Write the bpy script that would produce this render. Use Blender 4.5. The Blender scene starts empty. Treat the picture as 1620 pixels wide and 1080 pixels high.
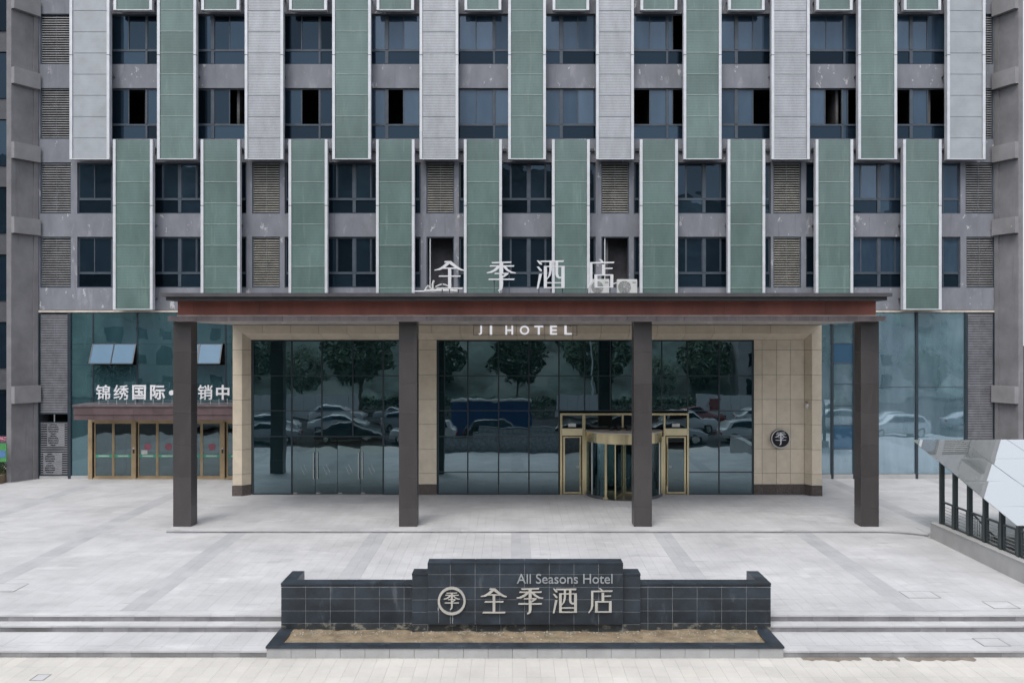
import bpy, bmesh, math, random
from mathutils import Vector, Matrix
random.seed(11)
SC = bpy.context.scene
COL = SC.collection
R = math.radians

# ---------------------------------------------------------------- camera, sky, sun, exposure
FPX, HC = 1450.0, 6.4            # focal length in photo pixels, camera height in metres
cam = bpy.data.cameras.new('camera'); cam_o = bpy.data.objects.new('camera', cam); COL.objects.link(cam_o)
cam_o.location = (0, 0, HC); cam_o.rotation_euler = (R(90), 0, 0)
cam.sensor_width = 36; cam.lens = FPX / 1620 * 36; cam.clip_end = 4000; cam.clip_start = .1
SC.camera = cam_o
SUN_EL, SUN_AZ = 58, 200         # azimuth measured from +Y clockwise
w = bpy.data.worlds.new('World'); SC.world = w; w.use_nodes = True
nt = w.node_tree; bg = nt.nodes['Background']
sky = nt.nodes.new('ShaderNodeTexSky'); sky.sky_type = 'NISHITA'; sky.sun_disc = False
sky.sun_elevation = R(SUN_EL); sky.sun_rotation = R(SUN_AZ); sky.air_density = 1.0; sky.dust_density = 4.0; sky.ozone_density = 1.0
hs = nt.nodes.new('ShaderNodeHueSaturation'); hs.inputs['Saturation'].default_value = .58
nt.links.new(sky.outputs[0], hs.inputs['Color']); ov = nt.nodes.new('ShaderNodeMix'); ov.data_type = 'RGBA'; ov.inputs[0].default_value = .5; ov.inputs[7].default_value = (6.3, 6.6, 7.1, 1)   # even cloud cover over the clear sky
nt.links.new(hs.outputs[0], ov.inputs[6]); nt.links.new(ov.outputs[2], bg.inputs['Color'])
bg.inputs['Strength'].default_value = .13
sl = bpy.data.lights.new('sun', 'SUN'); sl.energy = .9; sl.angle = R(22); sl.color = (1, .975, .94)
so = bpy.data.objects.new('sun', sl); COL.objects.link(so)
d = Vector((math.sin(R(SUN_AZ)) * math.cos(R(SUN_EL)), math.cos(R(SUN_AZ)) * math.cos(R(SUN_EL)), math.sin(R(SUN_EL))))
so.rotation_euler = d.to_track_quat('Z', 'Y').to_euler(); so.location = (0, 0, 60)
SC.view_settings.view_transform = 'Standard'; SC.view_settings.look = 'None'
SC.view_settings.exposure = .80; SC.view_settings.gamma = 1; SC.view_settings.use_curve_mapping = False
SC.render.engine = 'CYCLES'
SC.cycles.use_denoising = True
SC.cycles.max_bounces = 8; SC.cycles.transparent_max_bounces = 16
SC.cycles.caustics_reflective = False; SC.cycles.caustics_refractive = False

def X(px, D): return (px - 810) * D / FPX
def Z(py, D): return HC - (py - 540) * D / FPX

# ---------------------------------------------------------------- materials
def _n(nt, t, **kw):
    n = nt.nodes.new(t)
    for k, v in kw.items():
        if k.startswith('i_'): n.inputs[k[2:].replace('_', ' ')].default_value = v
        else: setattr(n, k, v)
    return n
def rgba(c): return (c[0], c[1], c[2], 1)
ALB = .77                         # measured paint values scaled to real-world albedo
def alb(c): return tuple(x * ALB for x in c)
def mat(name, col, rough=.6, metal=0, var=.12, scale=3, stretch=(1, 1, 1), bump=.0, bscale=40, spec=.5,
        col2=None, blotch=None, rand=.0, lines=None, linecol=None, ior=1.5, coat=0, fleck=0):
    """base colour varied by noise; blotch=(colour, threshold, scale, stretch) adds stains with their own outline;
    rand varies brightness per piece; lines=(axis, per_metre, depth) fine ribs"""
    m = bpy.data.materials.new(name); m.use_nodes = True; t = m.node_tree; L = t.links.new
    b = t.nodes['Principled BSDF']
    if metal < .5:
        col = alb(col); blotch = [(alb(q[0]),) + tuple(q[1:]) for q in (blotch if isinstance(blotch, list) else [blotch] if blotch else [])]
    b.inputs['Roughness'].default_value = rough; b.inputs['Metallic'].default_value = metal
    b.inputs['IOR'].default_value = ior; b.inputs['Specular IOR Level'].default_value = spec
    if coat: b.inputs['Coat Weight'].default_value = coat; b.inputs['Coat Roughness'].default_value = .06
    geo = _n(t, 'ShaderNodeNewGeometry')
    mp = _n(t, 'ShaderNodeMapping'); mp.inputs['Scale'].default_value = stretch
    L(geo.outputs['Position'], mp.inputs['Vector'])
    nz = _n(t, 'ShaderNodeTexNoise'); nz.inputs['Scale'].default_value = scale; nz.inputs['Detail'].default_value = 7
    nz.inputs['Roughness'].default_value = .62
    L(mp.outputs[0], nz.inputs['Vector'])
    c2 = col2 or tuple(x * (1 - 2.2 * var) for x in col)
    c1 = tuple(min(1, x * (1 + 1.6 * var)) for x in col)
    mx = _n(t, 'ShaderNodeMix', data_type='RGBA')
    mr = _n(t, 'ShaderNodeMapRange'); mr.inputs[1].default_value = .3; mr.inputs[2].default_value = .7
    L(nz.outputs['Fac'], mr.inputs[0]); L(mr.outputs[0], mx.inputs[0])
    mx.inputs[6].default_value = rgba(c2); mx.inputs[7].default_value = rgba(c1)
    out = mx.outputs[2]
    if fleck:
        f = _n(t, 'ShaderNodeTexNoise'); f.inputs['Scale'].default_value = 70; f.inputs['Detail'].default_value = 3
        L(geo.outputs['Position'], f.inputs['Vector'])
        fr = _n(t, 'ShaderNodeMapRange'); fr.inputs[1].default_value = .35; fr.inputs[2].default_value = .65
        fr.inputs[3].default_value = 1 - fleck; fr.inputs[4].default_value = 1 + fleck
        L(f.outputs['Fac'], fr.inputs[0])
        v = _n(t, 'ShaderNodeVectorMath', operation='SCALE'); L(out, v.inputs[0]); L(fr.outputs[0], v.inputs['Scale']); out = v.outputs[0]
    for bl in (blotch if isinstance(blotch, list) else [blotch] if blotch else []):
        bc, th, bs, bst = bl[:4]; soft = bl[4] if len(bl) > 4 else .04
        mp2 = _n(t, 'ShaderNodeMapping'); mp2.inputs['Scale'].default_value = bst
        L(geo.outputs['Position'], mp2.inputs['Vector'])
        n2 = _n(t, 'ShaderNodeTexNoise'); n2.inputs['Scale'].default_value = bs; n2.inputs['Detail'].default_value = 8; n2.inputs['Roughness'].default_value = .65
        L(mp2.outputs[0], n2.inputs['Vector'])
        r2 = _n(t, 'ShaderNodeMapRange'); r2.inputs[1].default_value = th; r2.inputs[2].default_value = th + soft; r2.inputs[4].default_value = bl[5] if len(bl) > 5 else .8
        L(n2.outputs['Fac'], r2.inputs[0])
        m2 = _n(t, 'ShaderNodeMix', data_type='RGBA'); L(r2.outputs[0], m2.inputs[0]); L(out, m2.inputs[6]); m2.inputs[7].default_value = rgba(bc)
        out = m2.outputs[2]
    if rand:
        oi = _n(t, 'ShaderNodeObjectInfo')
        ad = _n(t, 'ShaderNodeMath', operation='ADD'); L(oi.outputs['Random'], ad.inputs[0]); L(geo.outputs['Random Per Island'], ad.inputs[1])
        fr = _n(t, 'ShaderNodeMath', operation='FRACT'); L(ad.outputs[0], fr.inputs[0])
        r3 = _n(t, 'ShaderNodeMapRange'); r3.inputs[3].default_value = 1 - rand; r3.inputs[4].default_value = 1 + rand
        L(fr.outputs[0], r3.inputs[0])
        v = _n(t, 'ShaderNodeVectorMath', operation='SCALE'); L(out, v.inputs[0]); L(r3.outputs[0], v.inputs['Scale']); out = v.outputs[0]
    hgt = None
    if lines:
        ax, per, dep = lines
        sx = _n(t, 'ShaderNodeSeparateXYZ'); L(geo.outputs['Position'], sx.inputs[0])
        mu = _n(t, 'ShaderNodeMath', operation='MULTIPLY'); L(sx.outputs[ax], mu.inputs[0]); mu.inputs[1].default_value = per * 2 * math.pi
        si = _n(t, 'ShaderNodeMath', operation='SINE'); L(mu.outputs[0], si.inputs[0])
        r4 = _n(t, 'ShaderNodeMapRange'); r4.inputs[1].default_value = -1; r4.inputs[3].default_value = 1 - dep; r4.inputs[4].default_value = 1 + dep
        L(si.outputs[0], r4.inputs[0])
        v = _n(t, 'ShaderNodeVectorMath', operation='SCALE'); L(out, v.inputs[0]); L(r4.outputs[0], v.inputs['Scale']); out = v.outputs[0]
    L(out, b.inputs['Base Color'])
    if bump:
        n3 = _n(t, 'ShaderNodeTexNoise'); n3.inputs['Scale'].default_value = bscale; n3.inputs['Detail'].default_value = 4
        L(geo.outputs['Position'], n3.inputs['Vector'])
        bp = _n(t, 'ShaderNodeBump'); bp.inputs['Strength'].default_value = bump; bp.inputs['Distance'].default_value = .02
        L(n3.outputs['Fac'], bp.inputs['Height']); L(bp.outputs[0], b.inputs['Normal'])
    return m

def warp_normal(t, amp, sc):
    """slow bend of a glass pane, different for each pane"""
    L = t.links.new
    geo = _n(t, 'ShaderNodeNewGeometry'); oi = _n(t, 'ShaderNodeObjectInfo')
    k = _n(t, 'ShaderNodeMath', operation='MULTIPLY'); L(oi.outputs['Random'], k.inputs[0]); k.inputs[1].default_value = 37
    cx = _n(t, 'ShaderNodeCombineXYZ'); L(k.outputs[0], cx.inputs[0]); L(k.outputs[0], cx.inputs[2])
    ad = _n(t, 'ShaderNodeVectorMath', operation='ADD'); L(geo.outputs['Position'], ad.inputs[0]); L(cx.outputs[0], ad.inputs[1])
    nz = _n(t, 'ShaderNodeTexNoise'); nz.inputs['Scale'].default_value = sc; nz.inputs['Detail'].default_value = 1.6
    L(ad.outputs[0], nz.inputs['Vector'])
    bp = _n(t, 'ShaderNodeBump'); bp.inputs['Strength'].default_value = 1; bp.inputs['Distance'].default_value = amp
    L(nz.outputs['Fac'], bp.inputs['Height'])
    return bp.outputs[0]
def glass(name, tint, body, refl, through, amp=.02, sc=.9, rough=.0, dirt=None, gt=(.62, .86, .95), spread=0):
    """coated glass: mirror part (Fresnel, at least refl) over a mix of see-through and body colour"""
    m = bpy.data.materials.new(name); m.use_nodes = True; t = m.node_tree; L = t.links.new
    t.nodes.remove(t.nodes['Principled BSDF']); o = t.nodes['Material Output']
    nrm = warp_normal(t, amp, sc) if amp else None
    gl = _n(t, 'ShaderNodeBsdfGlossy'); gl.inputs['Roughness'].default_value = rough; gl.inputs['Color'].default_value = rgba(gt)
    if nrm: L(nrm, gl.inputs['Normal'])
    tr = _n(t, 'ShaderNodeBsdfTransparent'); tr.inputs['Color'].default_value = rgba(tint)
    df = _n(t, 'ShaderNodeBsdfDiffuse'); df.inputs['Color'].default_value = rgba(body)
    if dirt:
        geo = _n(t, 'ShaderNodeNewGeometry'); mp = _n(t, 'ShaderNodeMapping'); mp.inputs['Scale'].default_value = (1, 1, .25)
        L(geo.outputs['Position'], mp.inputs['Vector'])
        nz = _n(t, 'ShaderNodeTexNoise'); nz.inputs['Scale'].default_value = 1.6; nz.inputs['Detail'].default_value = 6
        L(mp.outputs[0], nz.inputs['Vector'])
        mr = _n(t, 'ShaderNodeMapRange'); mr.inputs[1].default_value = .35; mr.inputs[2].default_value = .7
        L(nz.outputs['Fac'], mr.inputs[0])
        mx = _n(t, 'ShaderNodeMix', data_type='RGBA'); L(mr.outputs[0], mx.inputs[0]); mx.inputs[6].default_value = rgba(body); mx.inputs[7].default_value = rgba(dirt)
        L(mx.outputs[2], df.inputs['Color'])
    m1 = _n(t, 'ShaderNodeMixShader'); m1.inputs[0].default_value = through; L(df.outputs[0], m1.inputs[1]); L(tr.outputs[0], m1.inputs[2])
    fr = _n(t, 'ShaderNodeFresnel'); fr.inputs['IOR'].default_value = 1.5
    if spread:
        oi = _n(t, 'ShaderNodeObjectInfo'); r5 = _n(t, 'ShaderNodeMapRange'); r5.inputs[3].default_value = 1 - spread; r5.inputs[4].default_value = 1 + spread
        L(oi.outputs['Random'], r5.inputs[0]); mm = _n(t, 'ShaderNodeMath', operation='MULTIPLY'); mm.inputs[1].default_value = refl
        L(r5.outputs[0], mm.inputs[0]); spread_out = mm.outputs[0]
        sc2 = _n(t, 'ShaderNodeVectorMath', operation='SCALE'); sc2.inputs[0].default_value = body; L(r5.outputs[0], sc2.inputs['Scale'])
        if not dirt: L(sc2.outputs[0], df.inputs['Color'])
    mr = _n(t, 'ShaderNodeMapRange'); mr.inputs[1].default_value = .04; mr.inputs[3].default_value = refl; mr.inputs[4].default_value = 1
    if spread: L(spread_out, mr.inputs[3])
    L(fr.outputs[0], mr.inputs[0])
    m2 = _n(t, 'ShaderNodeMixShader'); L(mr.outputs[0], m2.inputs[0]); L(m1.outputs[0], m2.inputs[1]); L(gl.outputs[0], m2.inputs[2])
    L(m2.outputs[0], o.inputs['Surface'])
    return m

M = {}
M['concrete'] = mat('painted_concrete', (.255, .266, .305), .75, var=.10, scale=1.1, stretch=(1, 1, .5), bump=.15, bscale=25,
                    blotch=[((.42, .42, .47), .57, 1.3, (1.6, 1, .55), .10, .55), ((.68, .68, .70), .63, 2.6, (1.3, 1, .7), .02, .75),
                            ((.12, .12, .135), .60, 2.0, (3, 1, .15), .15, .5)])
M['pier'] = mat('grey_render', (.255, .25, .262), .8, var=.12, scale=.8, bump=.15, bscale=25,
                blotch=[((.5, .5, .5), .73, 2.2, (1, 1, 1), .02, .8), ((.13, .125, .13), .58, 1.2, (2, 2, .2), .15, .5)])
M['pier_light'] = mat('light_grey_render', (.33, .325, .335), .8, var=.1, scale=.8, bump=.1, blotch=((.5, .5, .5), .68, 2.2, (1, 1, 1), .02, .8))
M['pier_low'] = mat('dark_grey_render', (.15, .145, .15), .8, var=.1, scale=.8, bump=.1)
M['frame'] = mat('window_frame_metal', (.075, .098, .13), .4, var=.1, spec=.5)
M['win'] = glass('window_glass', (.1, .15, .2), (.007, .013, .021), .042, .0, amp=.008, sc=.8, gt=(.50, .74, 1), spread=.6)
M['win_blue'] = glass('bluish_window_glass', (.1, .15, .2), (.026, .046, .074), .065, .0, amp=.006, sc=.8, dirt=(.045, .075, .115), gt=(.60, .76, .95), spread=.5)
M['green'] = mat('fritted_green_glass', (.150, .226, .210), .18, var=.09, scale=1.2, stretch=(1, 1, .35), rand=.13, lines=(2, 14, .12), fleck=.10,
                 blotch=[((.25, .34, .30), .57, 1.6, (2.4, 1, .25), .12, .45), ((.09, .14, .12), .64, 3.0, (4, 1, .12), .1, .45)])
M['silver'] = mat('silver_mesh', (.465, .48, .515), .45, metal=.2, var=.07, scale=2, stretch=(1, 1, .4), rand=.04, lines=(2, 8, .12), bump=.5, bscale=60, fleck=.16)
M['pale'] = mat('pale_grey_panel', (.45, .48, .51), .4, metal=.1, var=.06, scale=1.3, rand=.03, lines=(2, 14, .03))
M['rail'] = mat('white_aluminium', (.78, .80, .84), .4, metal=.2, var=.05)
M['alu_dark'] = mat('dark_aluminium', (.10, .105, .12), .5, var=.08)
M['blade'] = mat('louvre_blade', (.43, .415, .375), .5, var=.12)
M['blade_grey'] = mat('grey_wall_louvre_blade', (.36, .36, .37), .5, var=.12)
M['blade_dark'] = mat('grey_louvre_blade', (.33, .335, .37), .45, metal=.2, var=.12)
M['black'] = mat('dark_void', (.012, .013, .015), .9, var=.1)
M['interior'] = mat('dim_interior', (.13, .13, .135), .8, var=.3, scale=1)
M['recess'] = mat('recess_wall', (.16, .155, .17), .8, var=.2, scale=1.3)
M['beige'] = mat('beige_stone', (.80, .69, .54), .5, var=.05, scale=2.5, rand=.05, bump=.08, fleck=.05)
M['granite_brown'] = mat('brown_granite', (.12, .098, .090), .3, var=.3, scale=26, fleck=.5, rand=.1)
M['column'] = mat('column_panel', (.068, .060, .060), .42, var=.10, scale=1.5, rand=.12, stretch=(1, 1, .4), blotch=((.11, .10, .10), .58, 2.5, (2, 2, .25), .1, .4))
M['red'] = mat('oxide_red_panel', (.42, .135, .10), .42, var=.16, scale=1.0, rand=.07, stretch=(1, 1, .4))
M['cap'] = mat('roof_edge_metal', (.085, .083, .090), .45, var=.1, scale=2, rand=.05)
M['ledge'] = mat('brown_ledge', (.135, .110, .115), .5, var=.16, scale=4, rand=.10, stretch=(1, 1, .3), blotch=((.28, .25, .26), .6, 6, (2, 1, .2), .1, .5))
M['cream'] = mat('cream_strip', (.72, .64, .55), .5)
M['soffit'] = mat('soffit_panel', (.55, .50, .45), .5, var=.05, rand=.04)
M['mullion'] = mat('mullion_metal', (.030, .048, .060), .35, var=.1)
M['mullion_blue'] = mat('blue_black_mullion', (.032, .046, .060), .35, var=.1)
M['lobby'] = glass('lobby_glass', (.16, .30, .33), (.018, .056, .066), .24, .68, amp=.0035, sc=.9, gt=(.68, .88, .98))
M['leaf_glass'] = glass('swing_door_glass', (.34, .42, .40), (.055, .07, .066), .17, .72, amp=.006, sc=.8)
M['low_glass'] = glass('teal_shop_glass', (.1, .2, .24), (.020, .052, .062), .20, .0, amp=.010, sc=.6, dirt=(.04, .085, .098))
M['low_glass_r'] = glass('pale_blue_shop_glass', (.2, .3, .36), (.075, .135, .165), .34, .0, amp=.006, sc=.6, dirt=(.15, .225, .27), gt=(.72, .88, 1))
M['film'] = glass('filmed_awning_pane', (.3, .4, .5), (.04, .09, .15), .085, .0, amp=.012, sc=1.1, gt=(.6, .82, 1))
M['clear'] = glass('clear_glass', (.62, .74, .73), (.05, .09, .09), .08, .93, amp=.004, sc=.8)
M['door_glass'] = glass('door_glass', (.50, .47, .42), (.05, .048, .043), .15, .85, amp=.006, sc=.8)
M['roof_glass'] = glass('roof_glass', (.62, .78, .76), (.78, .86, .86), .50, .74, amp=0, gt=(1, 1, 1))
M['gold'] = mat('brushed_brass', (.66, .56, .35), .26, metal=.85, var=.10, scale=3, stretch=(1, 1, .2))
M['gold_panel'] = mat('brass_panel', (.68, .59, .38), .35, metal=.5, var=.04)
M['bronze'] = mat('bronze_frame', (.50, .37, .22), .4, metal=.4, var=.1, scale=2)
M['steel'] = mat('stainless_steel', (.62, .62, .60), .25, metal=.9, var=.04)
M['white'] = mat('white_letter_paint', (.86, .86, .89), .4, var=.02)
def lit(name, c, e):
    m = mat(name, c, .4, var=.02); b = m.node_tree.nodes['Principled BSDF']; b.inputs['Emission Color'].default_value = (.93, .93, 1, 1); b.inputs['Emission Strength'].default_value = e * .75; return m
M['lit'] = lit('lit_letter_face', (.86, .86, .89), .45)
M['letter'] = mat('letter_metal', (.64, .62, .57), .45, metal=.15, var=.07)
M['letter_grey'] = mat('grey_letter_metal', (.46, .50, .53), .4, metal=.3, var=.08)
M['tile'] = mat('slate_tile', (.033, .045, .060), .38, var=.22, scale=1.6, rand=.2, fleck=.15,
                blotch=[((.17, .19, .21), .60, 2.6, (1.5, 1, .4), .10, .4)])
M['grout'] = mat('pale_grout', (.40, .42, .44), .8, var=.2, scale=6)
M['tile_dirty'] = mat('slate_tile_splashed', (.040, .048, .055), .5, var=.25, scale=2, rand=.15,
                      blotch=[((.32, .30, .25), .54, 3.2, (1, 1, 1.6), .08, .75)])
M['granite'] = mat('pale_granite', (.585, .585, .592), .7, var=.07, scale=.5, rand=.03, fleck=.04, bump=.05,
                   blotch=[((.42, .425, .435), .56, .5, (1, 2.4, 1), .12, .5), ((.70, .70, .705), .56, .4, (1, 2, 1), .08, .6), ((.35, .35, .355), .61, 1.6, (.35, 2.6, 1), .07, .5), ((.30, .30, .31), .74, 5, (1, 1, 1), .02, .5)])
M['granite_strip'] = mat('grey_granite_strip', (.50, .505, .52), .7, var=.06, scale=.7, rand=.05, fleck=.04, blotch=((.57, .57, .58), .56, .8, (1, 1, 1), .1, .6))
M['granite_warm'] = mat('warm_pale_granite', (.645, .62, .575), .7, var=.06, scale=.6, rand=.045, fleck=.04,
                        blotch=[((.50, .49, .48), .60, .7, (.6, 3, 1), .08, .5), ((.68, .64, .56), .6, .9, (1, 1.5, 1), .1, .5)])
M['riser'] = mat('dark_riser_stone', (.27, .27, .28), .7, var=.15, scale=1.3, rand=.16, fleck=.05,
                 blotch=[((.13, .13, .135), .56, 1.3, (.5, 1, 1.5), .12, .75)])  # riser faces: darker grey than the treads, with uneven darker blotches
M['kerb'] = mat('kerb_granite', (.47, .475, .48), .65, var=.08, scale=1.5, rand=.07, fleck=.06)
M['joint'] = mat('joint_sand', (.50, .50, .50), .9, var=.12, scale=4)
M['damp'] = mat('damp_stone', (.27, .235, .195), .6, var=.15, scale=3)
M['asphalt'] = mat('asphalt', (.06, .06, .064), 1, spec=.05, var=.15, scale=.6, bump=.3, bscale=60)
M['sand'] = mat('damp_sand', (.29, .225, .145), .9, var=.2, scale=3, bump=.6, bscale=30, fleck=.12,
                blotch=[((.17, .125, .075), .57, 4, (1, 1, 1), .08, .6), ((.19, .175, .11), .58, 1.3, (1, 1, 1), .1, .6), ((.42, .38, .30), .66, 2.5, (.6, 2, 1), .05, .5)])
M['debris'] = mat('mortar_debris', (.40, .38, .33), .9, var=.3, scale=8, bump=.5)
M['cover'] = mat('cover_plate', (.50, .50, .51), .6, var=.08)
M['joint_dark'] = mat('dark_joint', (.16, .16, .16), .9)
M['rim'] = mat('cover_rim_steel', (.30, .30, .30), .7)
M['ac'] = mat('ac_casing', (.70, .71, .69), .45, var=.05)
M['ac_grille'] = mat('ac_grille', (.30, .31, .31), .5, var=.08)
M['ac_grey'] = mat('grey_ac_casing', (.60, .60, .62), .5, var=.08)
M['shed_steel'] = mat('dark_green_grey_steel', (.040, .055, .058), .4, var=.12)
M['plaster'] = mat('pale_plaster', (.46, .455, .45), .75, var=.07, scale=1, blotch=((.36, .355, .35), .56, 1.2, (1, 1, .4), .15, .5))
M['badge'] = mat('badge_black', (.012, .010, .018), .35)
M['logo_bg'] = mat('badge_face', (.018, .016, .028), .4)
M['red_dot'] = mat('red_sticker', (.38, .12, .16), .6)
M['green_tape'] = mat('green_sticker', (.05, .42, .25), .6)
M['paper'] = mat('white_paper', (.75, .75, .72), .7)
M['leaf'] = mat('hedge_leaf', (.055, .11, .035), .7, var=.35, scale=6, rand=.3)
M['leaf2'] = mat('tree_leaf', (.13, .20, .12), .7, var=.35, scale=3, rand=.35)
M['bark'] = mat('bark', (.12, .09, .065), .9, var=.2)
M['bright_green'] = mat('green_board', (.08, .33, .10), .5)
M['blue_patch'] = mat('blue_board_label', (.10, .22, .45), .5)
M['pink'] = mat('pink_petals', (.65, .25, .35), .7)
M['brick'] = mat('red_stone', (.33, .22, .16), .8, var=.15, rand=.1)
M['bluebox'] = mat('blue_sheet', (.03, .09, .30), .45, var=.1)
M['hill'] = mat('wooded_hill', (.125, .17, .15), .9, var=.4, scale=.25, blotch=[((.27, .29, .27), .55, .12, (1, 1, 1), .05, .6)])
for nm, c in (('white', (.72, .72, .72)), ('black', (.015, .015, .018)), ('silver', (.42, .43, .45)), ('blue', (.02, .05, .14)), ('red', (.25, .02, .02))):
    M['car_' + nm] = mat('car_paint_' + nm, c, .25, var=.02, coat=.6)
M['rubber'] = mat('rubber', (.02, .02, .02), .8)
M['lamp'] = mat('lamp_lens', (.75, .75, .72), .2)
M['tail'] = mat('tail_lens', (.4, .02, .02), .2)

# ---------------------------------------------------------------- helpers
WL = {}
def base_of(p): return WL.get(p.name, Vector((0, 0, 0))) if p else Vector((0, 0, 0))
def empty(name, loc, label=None, cat=None, group=None, parent=None):
    o = bpy.data.objects.new(name, None); COL.objects.link(o); o.empty_display_size = .3
    loc = Vector(loc)
    if parent: o.parent = parent
    o.location = loc - base_of(parent); WL[o.name] = loc
    tag(o, label, cat, group); return o
def tag(o, label=None, cat=None, group=None, kind=None):
    if label: o['label'] = label
    if cat: o['category'] = cat
    if group: o['group'] = group
    if kind: o['kind'] = kind
    return o
def link(name, me, loc, parent=None):
    o = bpy.data.objects.new(name, me); COL.objects.link(o); loc = Vector(loc)
    if parent: o.parent = parent
    o.location = loc - base_of(parent); WL[o.name] = loc
    return o
_pc = {}
def piece(name, x0, x1, y0, y1, z0, z1, m, parent=None, bev=0):
    if x1 < x0: x0, x1 = x1, x0
    dx, dy, dz = x1 - x0, y1 - y0, z1 - z0
    key = (round(dx, 3), round(dy, 3), round(dz, 3), m, bev)
    me = _pc.get(key)
    if me is None:
        me = bpy.data.meshes.new(name)
        if bev:
            bm = bmesh.new(); bmesh.ops.create_cube(bm, size=1)
            bmesh.ops.scale(bm, vec=(dx, dy, dz), verts=bm.verts)
            bmesh.ops.bevel(bm, geom=bm.edges[:], offset=bev, segments=1, affect='EDGES')
            bm.to_mesh(me); bm.free()
        else:
            a, b, c = dx / 2, dy / 2, dz / 2
            me.from_pydata([(i, j, k) for i in (-a, a) for j in (-b, b) for k in (-c, c)], [], [(0, 1, 3, 2), (4, 6, 7, 5), (0, 4, 5, 1), (2, 3, 7, 6), (0, 2, 6, 4), (1, 5, 7, 3)])
        me.materials.append(M[m]); _pc[key] = me
    return link(name, me, ((x0 + x1) / 2, (y0 + y1) / 2, (z0 + z1) / 2), parent)
class MB:
    def __init__(s): s.v = []; s.f = []; s.mi = []
    def box(s, x0, x1, y0, y1, z0, z1, mi=0):
        n = len(s.v); s.v += [(i, j, k) for i in (x0, x1) for j in (y0, y1) for k in (z0, z1)]
        s.f += [tuple(n + i for i in q) for q in [(0, 1, 3, 2), (4, 6, 7, 5), (0, 4, 5, 1), (2, 3, 7, 6), (0, 2, 6, 4), (1, 5, 7, 3)]]; s.mi += [mi] * 6; return s
    def quad(s, a, b, c, d, mi=0):
        n = len(s.v); s.v += [a, b, c, d]; s.f.append((n, n + 1, n + 2, n + 3)); s.mi.append(mi); return s
    def hexa(s, p, mi=0):
        """p: 4 front points then 4 back points, same order"""
        n = len(s.v); s.v += [tuple(q) for q in p]
        s.f += [tuple(n + i for i in q) for q in [(0, 1, 2, 3), (7, 6, 5, 4), (0, 4, 5, 1), (1, 5, 6, 2), (2, 6, 7, 3), (3, 7, 4, 0)]]; s.mi += [mi] * 6; return s
    def prism(s, poly, y0, y1, mi=0):
        """poly in (x,z), extruded along y"""
        n = len(s.v); k = len(poly)
        s.v += [(a, y0, b) for a, b in poly] + [(a, y1, b) for a, b in poly]
        s.f.append(tuple(range(n, n + k))); s.f.append(tuple(range(n + 2 * k - 1, n + k - 1, -1)))
        for i in range(k): s.f.append((n + i, n + (i + 1) % k, n + k + (i + 1) % k, n + k + i))
        s.mi += [mi] * (k + 2); return s
    def tube(s, a, b, r, n=8, mi=0, r2=None):
        a, b = Vector(a), Vector(b); d = (b - a).normalized(); u = d.orthogonal().normalized(); v = d.cross(u); r2 = r if r2 is None else r2
        k = len(s.v)
        for i in range(n):
            t = 2 * math.pi * i / n; q = u * math.cos(t) + v * math.sin(t)
            s.v += [tuple(a + q * r), tuple(b + q * r2)]
        for i in range(n):
            j = (i + 1) % n; s.f.append((k + 2 * i, k + 2 * j, k + 2 * j + 1, k + 2 * i + 1)); s.mi.append(mi)
        s.f.append(tuple(k + 2 * i for i in range(n))); s.f.append(tuple(k + 2 * i + 1 for i in reversed(range(n)))); s.mi += [mi, mi]; return s
    def path(s, pts, r, n=6, mi=0):
        for a, b in zip(pts, pts[1:]): s.tube(a, b, r, n, mi)
        return s
    def build(s, name, mats, parent=None, origin=None, smooth=False, fixn=True):
        mats = [mats] if isinstance(mats, str) else mats
        xs = [v[0] for v in s.v]; ys = [v[1] for v in s.v]; zs = [v[2] for v in s.v]
        o = Vector(origin) if origin is not None else Vector(((min(xs) + max(xs)) / 2, (min(ys) + max(ys)) / 2, min(zs)))
        me = bpy.data.meshes.new(name); me.from_pydata([(v[0] - o.x, v[1] - o.y, v[2] - o.z) for v in s.v], [], s.f)
        for m in mats: me.materials.append(M[m])
        me.polygons.foreach_set('material_index', s.mi)
        if smooth: me.polygons.foreach_set('use_smooth', [True] * len(me.polygons))
        if fixn:
            bm = bmesh.new(); bm.from_mesh(me); bmesh.ops.recalc_face_normals(bm, faces=bm.faces[:]); bm.to_mesh(me); bm.free()
        me.update()
        return link(name, me, o, parent)

def wall_holes(mb, x0, x1, z0, z1, y, dep, holes, mi=0):
    """wall face at y with rectangular holes (x0,x1,z0,z1) and their reveals"""
    xs = sorted({x0, x1, *[min(max(h[i], x0), x1) for h in holes for i in (0, 1)]}); zs = sorted({z0, z1, *[min(max(h[i], z0), z1) for h in holes for i in (2, 3)]})
    for a, b in zip(xs, xs[1:]):
        run = None
        for c, d in zip(zs, zs[1:]):
            mx, mz = (a + b) / 2, (c + d) / 2
            if any(h[0] < mx < h[1] and h[2] < mz < h[3] for h in holes): continue
            mb.quad((a, y, c), (b, y, c), (b, y, d), (a, y, d), mi)
    for h in holes:
        a, b, c, d = h
        mb.quad((a, y, c), (a, y + dep, c), (a, y + dep, d), (a, y, d), mi); mb.quad((b, y, c), (b, y, d), (b, y + dep, d), (b, y + dep, c), mi)
        mb.quad((a, y, c), (b, y, c), (b, y + dep, c), (a, y + dep, c), mi); mb.quad((a, y, d), (a, y + dep, d), (b, y + dep, d), (b, y, d), mi)

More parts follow.
